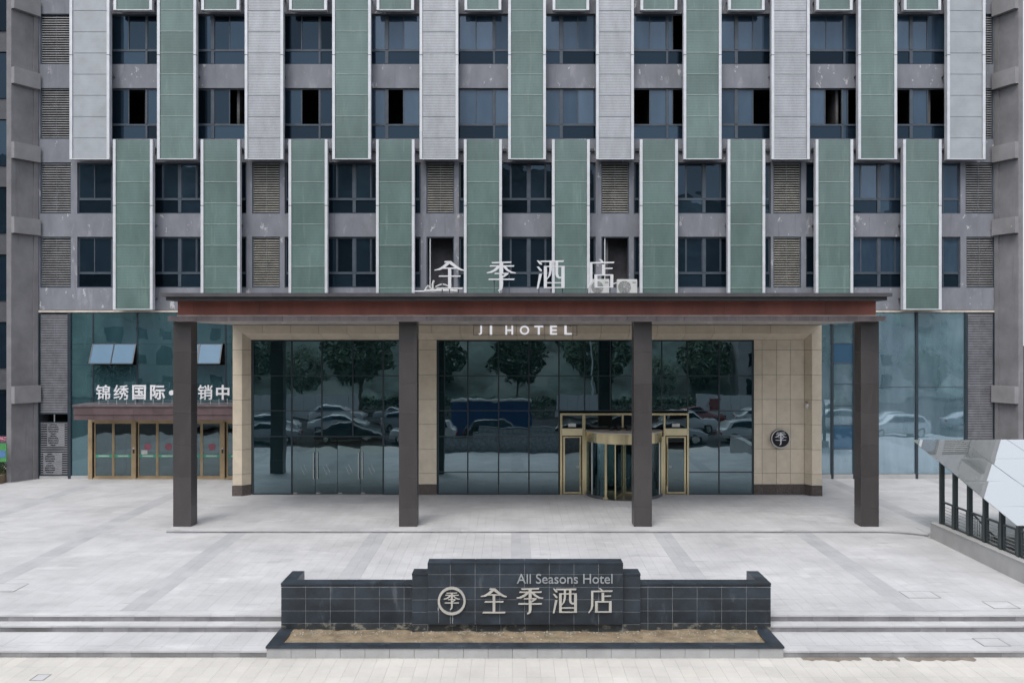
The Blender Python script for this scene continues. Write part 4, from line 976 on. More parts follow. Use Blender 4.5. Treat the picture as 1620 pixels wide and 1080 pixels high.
# ================================================================ BRASS DOORS AND REVOLVING DOOR
bs = empty('brass_door_screen', (X(988, DG), DG - .02, 0), 'brass-framed screen with two narrow doors either side of the revolving door', 'door')
zb1 = Z(654, DG)
def gb(a, b, za, zb_, y0=DG - .05, y1=DG + .08, m='gold', nm='brass_post'): return piece(nm, X(a, DG), X(b, DG), y0, y1, za, zb_, m, bs)
gb(886, 1089.5, Z(656.5, DG), zb1 + .02, nm='brass_head')
for a, b in ((886, 889.5), (921, 926), (983.5, 986.5), (1049.5, 1052.5), (1086.5, 1089.5)):
    gb(a, b, 0 if a not in (983.5,) else Z(676, DG), Z(656.5, DG))
gb(926, 928.5, 0, Z(690, DG)); gb(1046, 1049.5, 0, Z(690, DG))
for a, b in ((889.5, 921), (1052.5, 1086.5)):
    gb(a, b, Z(688.5, DG), Z(677.5, DG), m='gold_panel', nm='brass_panel')
    piece('glass_pane', X(a, DG), X(b, DG), DG + .03, DG + .04, Z(677.5, DG), Z(656.5, DG), 'door_glass', bs)
    piece('notice', X((a + b) / 2 - 6, DG), X((a + b) / 2 + 6, DG), DG + .02, DG + .026, Z(675, DG), Z(670, DG), 'paper', bs)
    dr = empty('door', (X((a + b) / 2, DG), DG, 0), parent=bs)
    x0, x1, z0, z1 = X(a + 1.5, DG), X(b - 1.5, DG), .03, Z(690, DG)
    f = MB(); f.box(x0, x1, DG - .03, DG + .05, z0, z0 + .09); f.box(x0, x1, DG - .03, DG + .05, z1 - .05, z1); f.box(x0, x0 + .07, DG - .03, DG + .05, z0 + .09, z1 - .05); f.box(x1 - .07, x1, DG - .03, DG + .05, z0 + .09, z1 - .05)
    f.build('door_frame', 'gold', dr)
    piece('door_glass', x0 + .07, x1 - .07, DG + .0, DG + .012, z0 + .09, z1 - .05, 'door_glass', dr)
    hxp = x1 - .03 if a < 950 else x0 + .03
    hb = MB().tube((hxp, DG - .10, Z(768, DG)), (hxp, DG - .10, Z(703, DG)), .017, 8)
    for zz in (Z(760, DG), Z(712, DG)): hb.tube((hxp, DG - .10, zz), (hxp, DG, zz), .012, 6)
    hb.build('handle', 'gold', dr)
    lx_ = x1 - .17 if a < 950 else x0 + .17
    ring(lx_, Z(738, DG), .03, .055, DG - .012, DG, 'letter', 'lock', dr, n=20)
for a, b in ((926, 983.5), (986.5, 1049.5)): piece('glass_pane', X(a, DG), X(b, DG), DG + .03, DG + .04, Z(676, DG), Z(656.5, DG), 'door_glass', bs)
# revolving door
RC = (X(987, DG) - .01, DG + .05); RR = 1.60; ZD0, ZD1 = Z(683.5, DG - 1.5), 2.78
rv = empty('revolving_door', (RC[0], RC[1], 0), 'cylindrical glass revolving door with brass trim and a grey flat top', 'revolving door')
def arc(r0, r1, z0, z1, a0, a1, m, nm, n=None, parent=rv):
    n = n or max(2, int(abs(a1 - a0) / 5)); mb = MB()
    for i in range(n):
        a, b = R(a0 + (a1 - a0) * i / n), R(a0 + (a1 - a0) * (i + 1) / n)
        P_ = lambda r, t, z: (RC[0] + r * math.cos(t), RC[1] + r * math.sin(t), z)
        mb.quad(P_(r1, a, z0), P_(r1, b, z0), P_(r1, b, z1), P_(r1, a, z1)); mb.quad(P_(r0, b, z0), P_(r0, a, z0), P_(r0, a, z1), P_(r0, b, z1))
        mb.quad(P_(r0, a, z1), P_(r1, a, z1), P_(r1, b, z1), P_(r0, b, z1)); mb.quad(P_(r0, b, z0), P_(r1, b, z0), P_(r1, a, z0), P_(r0, a, z0))
    return mb.build(nm, m, parent, fixn=False, smooth=False)
ZTOP = 2.66; ZBAND = 2.26
arc(0.0, RR + .01, ZTOP, ZTOP + .05, 0, 360, 'soffit', 'drum_top', 72)
arc(RR - .12, RR, ZBAND, ZTOP - .002, 0, 360, 'gold', 'brass_band', 72)
arc(0.0, RR - .12, ZBAND, ZBAND + .04, 0, 360, 'interior', 'drum_ceiling', 48)
arc(RR - .06, RR + .0, .02, .12, 180, 232, 'alu_dark', 'base_ring'); arc(RR - .06, RR, .02, .12, 308, 360, 'alu_dark', 'base_ring')
arc(RR - .06, RR + .0, .02, .10, 232, 240, 'gold', 'brass_shoe'); arc(RR - .06, RR, .02, .10, 300, 308, 'gold', 'brass_shoe')
arc(RR - .05, RR - .035, .12, ZBAND, 180, 236, 'clear', 'curved_glass'); arc(RR - .05, RR - .035, .12, ZBAND, 304, 360, 'clear', 'curved_glass')
arc(RR - .05, RR - .035, .12, ZBAND, 0, 56, 'clear', 'curved_glass'); arc(RR - .05, RR - .035, .12, ZBAND, 124, 180, 'clear', 'curved_glass')
arc(0.0, RR - .01, .004, .018, 0, 360, 'granite_brown', 'floor_mat', 60)
for ang in (236, 304, 182, 358, 208, 332, 56, 124):
    t = R(ang); w_ = .045 if ang in (236, 304) else .022; r = RR - .03
    cx0, cy0 = RC[0] + r * math.cos(t), RC[1] + r * math.sin(t)
    piece('brass_post' if w_ > .03 else 'slim_post', cx0 - w_, cx0 + w_, cy0 - w_, cy0 + w_, .02, ZBAND - .002, 'gold' if w_ > .03 else 'steel', rv)
MB().tube((RC[0], RC[1], .02), (RC[0], RC[1], ZBAND), .05, 12).build('centre_shaft', 'gold', rv)
for ang in (250, 340, 70, 160):
    lf = empty('leaf', (RC[0], RC[1], .02), parent=rv); t = R(ang); c_, s_ = math.cos(t), math.sin(t); r0, r1 = .06, RR - .14
    def bar(ra, rb, za, zb_, th, m, nm_):
        o = MB(); o.hexa([(RC[0] + ra * c_ - s_ * th, RC[1] + ra * s_ + c_ * th, za), (RC[0] + rb * c_ - s_ * th, RC[1] + rb * s_ + c_ * th, za), (RC[0] + rb * c_ - s_ * th, RC[1] + rb * s_ + c_ * th, zb_), (RC[0] + ra * c_ - s_ * th, RC[1] + ra * s_ + c_ * th, zb_),
                          (RC[0] + ra * c_ + s_ * th, RC[1] + ra * s_ - c_ * th, za), (RC[0] + rb * c_ + s_ * th, RC[1] + rb * s_ - c_ * th, za), (RC[0] + rb * c_ + s_ * th, RC[1] + rb * s_ - c_ * th, zb_), (RC[0] + ra * c_ + s_ * th, RC[1] + ra * s_ - c_ * th, zb_)]); o.build(nm_, m, lf)
    bar(r0, r1, .03, .13, .02, 'gold', 'leaf_rail'); bar(r0, r1, ZBAND - .1, ZBAND - .01, .02, 'gold', 'leaf_rail')
    bar(r1 - .06, r1, .13, ZBAND - .1, .02, 'gold', 'leaf_stile'); bar(r0, r0 + .05, .13, ZBAND - .1, .02, 'gold', 'leaf_stile')
    bar(r0 + .05, r1 - .06, .13, ZBAND - .1, .006, 'clear', 'leaf_glass')
for dx_ in (-.55, -.25, .15): MB().tube((RC[0] + dx_, RC[1] - .3, ZTOP + .05), (RC[0] + dx_, RC[1] - .3, ZTOP + .2), .09, 12).build('motor_housing', 'badge', rv)

# ================================================================ PORTICO
DC = 31.7
po = empty('portico', (.48, DC, 0), 'flat-roofed portico with oxide-red fascia and four dark brown panelled columns', 'portico')
CXS = [-11.41, -3.60, 4.53, 12.38]; CW = .31; ZS = 7.09
zc = [0.0] + [Z(v, DC) for v in (803, 754.3, 704, 653.3, 606.7, 556.7)] + [ZS - .002]
for cx_ in CXS:
    co = empty('column', (cx_, DC + CW, 0), parent=po)
    piece('column_core', cx_ - CW + .012, cx_ + CW - .012, DC + .012, DC + 2 * CW - .012, 0, ZS, 'kerb', co)
    for c, d_ in zip(zc, zc[1:]):
        piece('front_panel', cx_ - CW, cx_ + CW, DC, DC + .010, c + .004, d_ - .004, 'column', co)
        piece('back_panel', cx_ - CW, cx_ + CW, DC + 2 * CW - .010, DC + 2 * CW, c + .004, d_ - .004, 'column', co)
        for xx in (cx_ - CW, cx_ + CW - .010): piece('side_panel', xx, xx + .010, DC + .0125, DC + 2 * CW - .0125, c + .004, d_ - .004, 'column', co)
D1, D2, D3, D4 = 30.75, 30.95, 31.55, 31.2
cap = MB()
xa, xb = X(253, D1), X(1411.8, D1)
run(xa, xb, 1.9, lambda a, b: piece('roof_edge_panel', a + .002, b - .002, D1, D1 + .25, Z(469, D1), Z(463.2, D1), 'cap', po))
piece('roof_slab', xa + .004, xb - .004, D1 + .252, 42.2, Z(469, D1), Z(463.2, D1) - .01, 'cap', po)
xa, xb = X(262.3, D2), X(1403.5, D2)
run(xa, xb, 3.1, lambda a, b: piece('lower_edge_panel', a + .002, b - .002, D2, D2 + .25, Z(475.3, D2), Z(469.5, D2) , 'cap', po))
piece('lower_slab', xa + .004, xb - .004, D2 + .25, 42.2, Z(475.3, D2), Z(469.5, D2), 'cap', po)
xa, xb = X(281, D3), X(1385.8, D3); zb_, zt_ = Z(499.3, D3), Z(474.5, D3)
fj = [xa] + [X(v, D3) for v in [305.7 + 52.65 * i for i in range(0, 21)]] + [xb]
fj = [v for i, v in enumerate(fj) if i in (0, len(fj) - 1) or (xa + .3 < v < xb - .3)]
for a, b in zip(fj, fj[1:]): piece('fascia_panel', a + .003, b - .003, D3, D3 + .02, zb_ + .03, zt_, 'red', po)
piece('fascia_core', xa + .01, xb - .01, D3 + .022, 42.2, zb_, zt_ - .01, 'joint_dark', po)
for s, xx in ((0, xa - .0), (1, xb - .02)):
    run(D3 + .03, 42.2, 1.2, lambda a, b: piece('fascia_panel', xx, xx + .02, a + .003, b - .003, zb_ + .03, zt_, 'red', po))
piece('cream_strip', xa - .01, xb + .01, D3 - .03, D3 + .3, zb_ - .012, zb_ + .022, 'cream', po)
xa, xb = X(265, D4), X(1401.8, D4); zb_, zt_ = ZS, Z(499.8, D4)
run(xa, xb, .98, lambda a, b: piece('ledge_panel', a + .003, b - .003, D4, D4 + .03, zb_, zt_, 'ledge', po))
piece('ledge_core', xa + .005, xb - .005, D4 + .032, 37.98, zb_ + .02, zt_ - .005, 'ledge', po)
run(xa + .2, xb - .2, 1.5, lambda a, b: [piece('soffit_panel', a + .003, b - .003, y0 + .003, y0 + 1.1, zb_ - .004, zb_ + .016, 'soffit', po) for y0 in (D4 + .06, D4 + 1.17, D4 + 2.28, D4 + 3.39, D4 + 4.5, D4 + 5.61)])
for i in range(11):
    for y_ in (33.6, 36.4):
        x_ = -10.6 + i * 2.23
        MB().tube((x_, y_, ZS - .012), (x_, y_, ZS - .003), .09, 16).tube((x_, y_, ZS - .018), (x_, y_, ZS - .012), .06, 12).build('downlight', 'white', po)
# roof sign
rs = empty('roof_sign', (X(828, 33), 33, 7.9), 'four large white Chinese characters standing on the portico roof', 'sign')
ZR = Z(463.2, D1) - .01
for kx, a, b, t, bt in (('quan', 687.3, 735.3, 413, 457.3), ('ji', 769.5, 816.5, 413.8, 460.5), ('jiu', 848.8, 893, 411.8, 457), ('dian', 928, 971.8, 410.3, 456.7)):
    glyph(kx, X(a, 33), X(b, 33), Z(bt, 33), Z(t, 33), 33, .09, 'white', 'character', rs)
o = MB()
for px_, t in ((699.5, 432), (725, 435), (782, 440), (805.5, 425), (852.5, 428), (890, 420), (872, 455), (930, 455), (965, 420), (711, 455), (792.5, 455)):
    o.box(X(px_, 33) - .018, X(px_, 33) + .018, 33.01, 33.06, ZR, Z(t, 33))
o.build('sign_legs', 'frame', rs)
ac_unit(X(976, 36.5), X(1007.6, 36.5), 36.4, 8.24, Z(442, 36.5), 'ac', 'white air conditioner unit on the portico roof, right of the last character', feet=.25)
ac_unit(X(933.5, 36.9), X(963.3, 36.9), 36.7, 8.24, Z(442, 36.9), 'ac', 'white air conditioner unit on the portico roof partly hidden behind the last character', feet=.25)
MB().path([(X(963, 36.6), 36.5, Z(448, 36.5)), (X(969, 36.6), 36.5, Z(449.5, 36.5)), (X(976, 36.6), 36.5, Z(447, 36.5))], .02).build('pipe', 'rail')
tag(bpy.data.objects['pipe'], 'short white pipe joining the two roof air conditioner units', 'pipe')
lo = empty('loose_pipes', (X(700, 36), 36, 8.0), 'tangle of bent white pipes lying on the portico roof below the left character', 'pipes')
def P3(px, py, D): return (X(px, D), D, Z(py, D))
MB().path([P3(671, 461, 36), P3(676, 453, 36), P3(678, 452, 36), P3(683, 458, 36)], .035).build('bent_pipe', 'ac', lo)
MB().path([P3(685, 462, 36), P3(684.3, 450, 36), P3(686.5, 443.5, 36)], .045).build('bent_pipe', 'ac', lo)
MB().path([P3(689, 454, 36)] + [P3(689 + 1.4 * i, 454 - 4 * math.sin(math.pi * i / 16), 36) for i in range(1, 17)] + [P3(718, 461, 36)], .03).build('bent_pipe', 'ac', lo)
MB().path([P3(672, 460.5, 36), P3(700, 459.5, 36), P3(724, 460.5, 36)], .05).build('straight_pipe', 'ac', lo)
MB().path([P3(656, 461, 36), P3(690, 461, 36)], .03).build('straight_pipe', 'rail', lo)

# ================================================================ SIDE ENTRANCE
cn = empty('side_canopy', (X(230, 41.1), 41.1, Z(664, 41.1)), 'shallow brown metal canopy over the bronze side doors at left', 'canopy')
yA = 41.1; xa, xb = X(116, yA), -11.62; zt_, zb_ = Z(640, yA), Z(664, yA); zm = Z(656, yA)
piece('roof_sheet', xa - .02, xb, yA - .05, 42.70, zt_ - .09, zt_, 'ledge', cn)
run(xa, xb, .88, lambda a, b: (piece('fascia_panel', a + .003, b - .003, yA, yA + .03, zm + .003, zt_ - .092, 'maroon', cn), piece('fascia_panel', a + .003, b - .003, yA + .03, yA + .06, zb_, zm - .003, 'maroon', cn))) if False else None
M['maroon'] = mat('maroon_metal', (.13, .085, .09), .45, var=.12, scale=2, rand=.09)
run(xa, xb, .88, lambda a, b: (piece('fascia_panel', a + .003, b - .003, yA, yA + .03, zm + .003, zt_ - .092, 'maroon', cn), piece('fascia_panel', a + .003, b - .003, yA + .03, yA + .06, zb_, zm - .003, 'maroon', cn)))
piece('canopy_core', xa + .02, xb - .01, yA + .062, 42.70, zb_ + .01, zt_ - .095, 'ledge', cn)
ss = empty('shop_sign', (X(258, 41.4), 41.4, zt_), 'white Chinese characters standing on the brown side canopy at left', 'sign')
yS = 41.4
for ch, a, b in (('锦', 152, 174.3), ('绣', 180, 203.7), ('国', 209.5, 231), ('际', 237.8, 261.3), ('•', 267.5, 275.5), ('营', 283, 305), ('销', 313.2, 336.5), ('中', 342, 363.2), ('心', 368.5, 390)):
    z0, z1 = (Z(632, yS), Z(608.8, yS)) if ch != '•' else (Z(625, yS), Z(617, yS))
    text_mesh(ch, X(a, yS), X(b, yS), z0, z1, yS, .06, 'white', 'character', ss, fat=.010 if ch in '绣销锦' else .022)
    o = MB()
    for px_ in (a + 4, b - 4): o.tube((X(px_, yS), yS + .04, zt_), (X(px_, yS), yS + .04, z0 + .05), .010, 5)
    o.build('sign_leg', 'rail', ss)
se = empty('side_entrance', (X(250, DF), DF, 0), 'row of bronze-framed glass double doors under the brown side canopy', 'entrance')
zd = Z(667, DF); jx = [144.5, 213.5, 283.5, 353.5]
piece('head_rail', X(141.5, DF), -11.6, DF - .12, DF + .1, zd, zb_ + .05, 'bronze', se)
for v in jx: piece('jamb', X(v - 3.2, DF), X(v + 3.2, DF), DF - .14, DF + .12, 0, zd, 'bronze', se)
piece('threshold', X(148, DF), -11.6, DF - .1, DF + .1, 0, .06, 'bronze', se)
stick = {(1, 0): 233.9, (1, 1): 266.6, (2, 1): 335.5, (2, 0): 301}
for u, (a, b) in enumerate(zip(jx, jx[1:] + [395])):
    a0, b0 = a + 5.2, b - 3.6; mid = (a0 + b0) / 2
    for li, (p, q) in enumerate(((a0, mid), (mid, b0))):
        x0, x1 = X(p, DF), min(X(q, DF), -11.62)
        if x1 - x0 < .3: continue
        dr = empty('door', ((x0 + x1) / 2, DF, .06), parent=se); f = MB(); fw = .055
        f.box(x0 + .004, x1 - .004, DF - .04, DF + .02, .065, .13); f.box(x0 + .004, x1 - .004, DF - .04, DF + .02, zd - .08, zd - .005); f.box(x0 + .004, x0 + fw, DF - .04, DF + .02, .13, zd - .08); f.box(x1 - fw, x1 - .004, DF - .04, DF + .02, .13, zd - .08)
        f.build('door_frame', 'bronze', dr)
        piece('door_glass', x0 + fw, x1 - fw, DF - .012, DF, .13, zd - .08, 'door_glass', dr)
        piece('green_band', x0 + fw, x1 - fw, DF - .02, DF - .0135, Z(723, DF), Z(718.6, DF), 'green_tape', dr)
        piece('band_print', x0 + fw + .14, x1 - fw - .14, DF - .0225, DF - .0205, Z(721.8, DF), Z(719.9, DF), 'paper', dr)
        if (u, li) in stick: disc(X(stick[(u, li)], DF), Z(706.3, DF), .165, DF - .022, DF - .0135, 'red_dot', 'round_sticker', dr)
        if (u, li) == (1, 0): piece('notice', X(224, DF), X(233.5, DF), DF - .03, DF - .0235, Z(718, DF), Z(711.5, DF), 'paper', dr)
    if u in (0, 2): piece('push_button', X(b - 1.2, DF), X(b + 1.2, DF), DF - .17, DF - .142, Z(716, DF), Z(710, DF), 'badge', se); piece('button_plate', X(b - 1.4, DF), X(b + 1.4, DF), DF - .16, DF - .142, Z(709.5, DF), Z(707, DF), 'paper', se)
MB().box(X(170, DF + 2), X(240, DF + 2), DF + 2, DF + 2.6, 0, 1.05).build('reception_desk', 'kerb', se)
MB().box(X(196, DF + 1.5), X(199, DF + 1.5), DF + 1.5, DF + 1.6, 0, 2.6).box(X(165, DF + 3), X(172, DF + 3), DF + 3, DF + 3.5, 0, 2.6).build('inner_post', 'interior', se)

# ================================================================ GLASS STAIR SHELTER at right
sh = empty('stair_shelter', (16.4, 27.5, 0), 'sloping glass-roofed stair shelter on dark steel posts and a pale low wall at right', 'shelter')
XW = 13.88; HW = Z(827, 30.4)
lw = MB()
lw.hexa([(XW, 18.5, -.72), (XW, 30.4, -.2), (XW, 30.4, HW), (XW, 18.5, HW), (XW + .46, 18.5, -.72), (XW + .46, 30.4, -.2), (XW + .46, 30.4, HW), (XW + .46, 18.5, HW)])
lw.box(XW + .46, 19.2, 30.0, 30.4, -3, .0); lw.box(18.75, 19.2, 18.5, 30.0, -3, HW); lw.build('low_wall', 'plaster', sh)
piece('wall_coping', XW - .02, XW + .48, 18.5, 30.42, HW + .002, HW + .03, 'plaster', sh)
o = MB(); o.quad((14.3, 18.5, -3.2), (18.8, 18.5, -3.2), (18.8, 30.1, -3.2), (14.3, 30.1, -3.2)); o.quad((14.345, 18.5, -3.2), (14.345, 30.1, -3.2), (14.345, 30.1, .2), (14.345, 18.5, .2))
for i in range(16): o.box(14.36, 18.74, 29.9 - .55 * (i + 1), 29.9 - .55 * i, -.17 * (i + 1) - .17, -.17 * (i + 1))
o.build('stair_flight', 'recess', sh)
def zroof(y): return 2.49 + .25 * (y - 30.1)
PY_ = [30.1, 29.2, 28.27, 27.33, 26.4, 25.5]; XP = 14.12
for y in PY_:
    piece('post', XP - .065, XP + .065, y - .06, y + .06, HW + .03, zroof(y) - .02, 'shed_steel', sh)
    piece('post', 18.85, 18.98, y - .06, y + .06, HW + .03, zroof(y) - .02, 'shed_steel', sh)
    piece('roof_bracket', XP, XP + .45, y - .03, y + .03, zroof(y) - .13, zroof(y) - .07, 'shed_steel', sh)
    MB().tube((XP + .3, y, zroof(y) - .10), (18.9, y, zroof(y) - .10), .03, 8).build('roof_beam', 'steel', sh)
for a, b in zip(PY_, PY_[1:] + [24.6]):
    r_ = empty('railing', (XP, (a + b) / 2, HW), parent=sh)
    ya, yb = a - .10, b + .16
    for yy in (ya - .03, yb): piece('railing_post', XP - .03, XP + .03, yy - .025, yy + .025, HW + .031, HW + .78, 'shed_steel', r_)
    MB().box(XP - .035, XP + .035, yb - .03, ya + .0, HW + .74, HW + .785).build('top_rail', 'shed_steel', r_)
    o = MB()
    for i in range(6): zz = HW + .12 + i * .10; o.tube((XP, ya, zz), (XP, yb, zz), .010, 6)
    tag(o.build('rail_bars', 'steel', r_))
    MB().box(XP - .03, XP + .03, yb, ya, HW + .05, HW + .08).build('bottom_rail', 'shed_steel', r_)
sr = empty('stair_railing', (16, 27, -1), 'steel stair handrail with upright bars descending inside the glass shelter', 'railing')
MB().tube((14.7, 29.5, 1.0), (14.7, 23.0, -1.2), .03).tube((14.7, 29.5, .2), (14.7, 23.0, -2.0), .02).build('handrail', 'shed_steel', sr)
o = MB()
for i in range(44): y = 29.4 - i * .147; z = 1.0 - (29.5 - y) * .338; o.tube((14.7, y, z - .82), (14.7, y, z), .009, 5)
o.build('upright_bars', 'shed_steel', sr)
MB().tube((14.75, 26.2, 1.3), (15.6, 24.9, .35), .03).tube((14.75, 25.6, 1.3), (15.6, 24.4, .45), .03).build('brace', 'shed_steel', sr)
ry = [32.05, 30.28, 28.42, 26.6, 25.38]; rxs = [13.97, 15.65, 17.3, 19.0]
for a, b in zip(ry, ry[1:]):
    for c, d_ in zip(rxs, rxs[1:]):
        o = MB(); tl = random.uniform(-.006, .006)
        c1, d1 = c + .014, d_ - .014; za, zb2 = zroof(a - .008), zroof(b + .008)
        o.hexa([(c1, b + .008, zb2 + tl), (d1, b + .008, zb2 - tl), (d1, a - .008, za - tl), (c1, a - .008, za + tl), (c1, b + .008, zb2 - .015 + tl), (d1, b + .008, zb2 - .015 - tl), (d1, a - .008, za - .015 - tl), (c1, a - .008, za - .015 + tl)])
        o.build('roof_pane', 'roof_glass', sh)
for x_ in rxs[1:3]: MB().box(x_ - .03, x_ + .03, 0, 1, 0, 1) and MB().hexa([(x_ - .03, ry[-1], zroof(ry[-1]) - .10), (x_ + .03, ry[-1], zroof(ry[-1]) - .10), (x_ + .03, ry[-1], zroof(ry[-1]) - .03), (x_ - .03, ry[-1], zroof(ry[-1]) - .03), (x_ - .03, ry[0], zroof(ry[0]) - .10), (x_ + .03, ry[0], zroof(ry[0]) - .10), (x_ + .03, ry[0], zroof(ry[0]) - .03), (x_ - .03, ry[0], zroof(ry[0]) - .03)]).build('roof_purlin', 'steel', sh)

# ================================================================ FAR LEFT: neighbour building, hedge and board
nb = empty('neighbour_building', (-28.5, 47, 0), 'dark neighbouring building seen as a sliver beyond the left wing wall', 'building')
MB().box(-34, -24.2, 47, 56, -.2, 34).build('building_wall', 'alu_dark', nb)
for i in range(9):
    z0 = 1.2 + i * 3.45
    piece('window', -30, -24.25, 46.94, 46.998, z0 + .4, z0 + 2.7, 'win', nb)
    piece('floor_band', -30, -24.2, 46.85, 46.998, z0 + 2.75, z0 + 3.1, 'alu_dark', nb)
pb = empty('flower_bed', (X(4, 41.5), 41.5, 0), 'red stone flower bed with a clipped green hedge at the left edge', 'planter')
run(-27, -23.0, .6, lambda a, b: piece('kerb_stone', a + .003, b - .003, 41.0, 41.1, -.1, .42, 'brick', pb)); piece('soil', -27, -23.0, 41.1, 43.5, -.1, .38, 'sand', pb)
def leafblob(name, cx_, cy_, cz_, rx_, ry_, rz_, n, s, m, parent=None, box=False):
    mb = MB()
    for i in range(n):
        while True:
            p = Vector((random.uniform(-1, 1), random.uniform(-1, 1), random.uniform(-1, 1)))
            if box or p.length < 1: break
        if not box:
            p = p.normalized() * (p.length ** .4)
            p *= .75 + .35 * mn.noise(p * 2.3 + Vector((cx_, cy_, 0)))
        c = Vector((cx_ + p.x * rx_, cy_ + p.y * ry_, cz_ + p.z * rz_))
        u = Vector((random.gauss(0, 1), random.gauss(0, 1), random.gauss(0, 1))).normalized(); v = u.orthogonal().normalized(); q = s * random.uniform(.6, 1.3)
        mb.quad(tuple(c - u * q), tuple(c - v * q * .6), tuple(c + u * q), tuple(c + v * q * .6))
    return mb.build(name, m, parent, fixn=False)
tag(leafblob('hedge', -25.3, 42.2, .75, 2.2, .8, .42, 5000, .05, 'leaf', box=True), 'low clipped green hedge in the red stone bed at the far left edge', 'hedge')
gbd = empty('green_board', (X(3, 41.3), 41.2, .9), 'small bright green board with a blue label above the hedge at the left edge', 'sign')
piece('board', X(-25, 41.2), X(11, 41.2), 41.15, 41.2, Z(730, 41.2), Z(701, 41.2), 'bright_green', gbd); piece('label_patch', X(-6, 41.14), X(8.5, 41.14), 41.135, 41.149, Z(723, 41.2), Z(712, 41.2), 'blue_patch', gbd)
tag(leafblob('pink_flowers', X(2, 41.8), 41.8, Z(694, 41.8), .5, .3, .12, 200, .04, 'pink'), 'pink flowers just above the green board at the left edge', 'flowers')
for px_, py_, D in ((28, 764, 41.2), (49, 757, 41.9)): pass

# ================================================================ STREET SIDE (behind and below the camera, mirrored in the glass)
def car_proto(color, lab, suv=False):
    t = empty('parked_car', (0, 0, 0), lab, 'car', 'cars parked facing the hotel')
    if suv: prof = [(-2.25, .28), (-2.3, .6), (-2.25, .98), (-2.05, 1.05), (-1.75, 1.58), (-1.3, 1.68), (.35, 1.66), (1.1, 1.12), (2.05, .98), (2.28, .78), (2.3, .4), (2.2, .28)]
    else: prof = [(-2.3, .28), (-2.36, .6), (-2.25, .93), (-1.7, 1.0), (-1.0, 1.38), (-.5, 1.46), (.3, 1.44), (1.15, .98), (2.05, .82), (2.32, .62), (2.34, .38), (2.2, .26)]
    def hw(z): return .90 if z < 1.0 else .90 - (z - 1.0) * .42
    mb = MB(); n = len(prof)
    rowsY = [(-1, 1.0), (-.86, 1.0)]
    for (x, z) in prof: mb.v += [(x, -hw(z), z), (x, hw(z), z)]
    mb.f.append(tuple(2 * i for i in range(n))); mb.f.append(tuple(2 * i + 1 for i in reversed(range(n)))); mb.mi += [0, 0]
    for i in range(n): j = (i + 1) % n; mb.f.append((2 * i, 2 * i + 1, 2 * j + 1, 2 * j)); mb.mi.append(0)
    b = mb.build('body', color, t, origin=(0, 0, 0))
    bv = b.modifiers.new('bevel', 'BEVEL'); bv.width = .07; bv.segments = 3; b.data.polygons.foreach_set('use_smooth', [True] * len(b.data.polygons))
    for s in (-1, 1):
        if suv: q = [(-1.75, 1.14), (-1.55, 1.52), (.28, 1.56), (.88, 1.16)]
        else: q = [(-1.45, 1.06), (-.92, 1.33), (.25, 1.37), (.92, 1.02)]
        o = MB(); o.hexa([(x, s * (hw(z) + .012), z) for x, z in q] + [(x, s * (hw(z) - .03), z) for x, z in q]); o.build('side_window', 'win', t)
        for wx in (-1.42, 1.42):
            wl = MB().tube((wx, s * .72, .33), (wx, s * .915, .33), .33, 20).build('wheel', 'rubber', t); MB().tube((wx, s * .90, .33), (wx, s * .925, .33), .21, 14).build('rim', 'steel', wl)
    for nm_, x0, z0, m in (('headlight', 2.26, .62, 'lamp'), ('tail_light', -2.33, .7, 'tail')):
        for s in (-1, 1): MB().box(x0 - .06, x0 + .07, s * .62 - .18, s * .62 + .18, z0 - .07, z0 + .08).build(nm_, m, t)
    return t
def copy_tree(o, parent=None):
    c = o.copy(); COL.objects.link(c); c.parent = parent
    for ch in [k for k in bpy.data.objects if k.parent == o]: copy_tree(ch, c)
    return c
kids = {}
protos = {}
CARS = [(-11.4, 12.6, 'black', 0, 0), (-6.2, 12.7, 'white', 1, 180), (-1.0, 12.4, 'black', 1, 0), (4.6, 12.6, 'black', 0, 0), (11.2, 12.6, 'silver', 0, 0), (16.8, 12.5, 'white', 1, 0), (-17.2, 12.5, 'silver', 0, 180),
        (-19, 5.2, 'white', 0, 0), (-13.4, 5.5, 'white', 0, 0), (-8.0, 5.0, 'silver', 1, 0), (8.5, 5.3, 'black', 0, 180), (13.8, 5.0, 'white', 1, 0), (25.5, 12.3, 'white', 1, 180), (31, 11.8, 'silver', 0, 0), (28.6, 17.2, 'white', 1, 180), (37, 12, 'silver', 0, 0),
        (-24, 12.4, 'white', 1, 0), (-15, -2.5, 'white', 1, 0), (-9.5, -2.2, 'silver', 0, 0), (15.8, -2.0, 'red', 0, 0), (21.5, -2.4, 'white', 0, 0), (20, 5.4, 'silver', 0, 0)]
colw = {'black': 'black', 'white': 'white', 'silver': 'silver grey', 'red': 'dark red', 'blue': 'dark blue'}
for i, (x, y, c, s, rot) in enumerate(CARS):
    key = (c, s)
    if key not in protos: o = protos[key] = car_proto('car_' + c, '', bool(s))
    else: o = copy_tree(protos[key])
    o.location = (x, y, -.682); o.rotation_euler = (0, 0, R(rot))
    n_ = sum(1 for q in CARS[:i] if abs(q[1] - y) < 3 and q[2:4] == (c, s)); same = [q for q in CARS if abs(q[1] - y) < 3 and q[2:4] == (c, s)]; same.sort()
    o['label'] = (f"{colw[c]} {'off-roader' if s else 'saloon'} in the " + ('row nearest the pavement' if y > 10 else 'second car park row' if y > 2 else 'third car park row') + (f", {['first', 'second', 'third', 'fourth'][same.index(CARS[i])]} such from the left" if len(same) > 1 else ''))
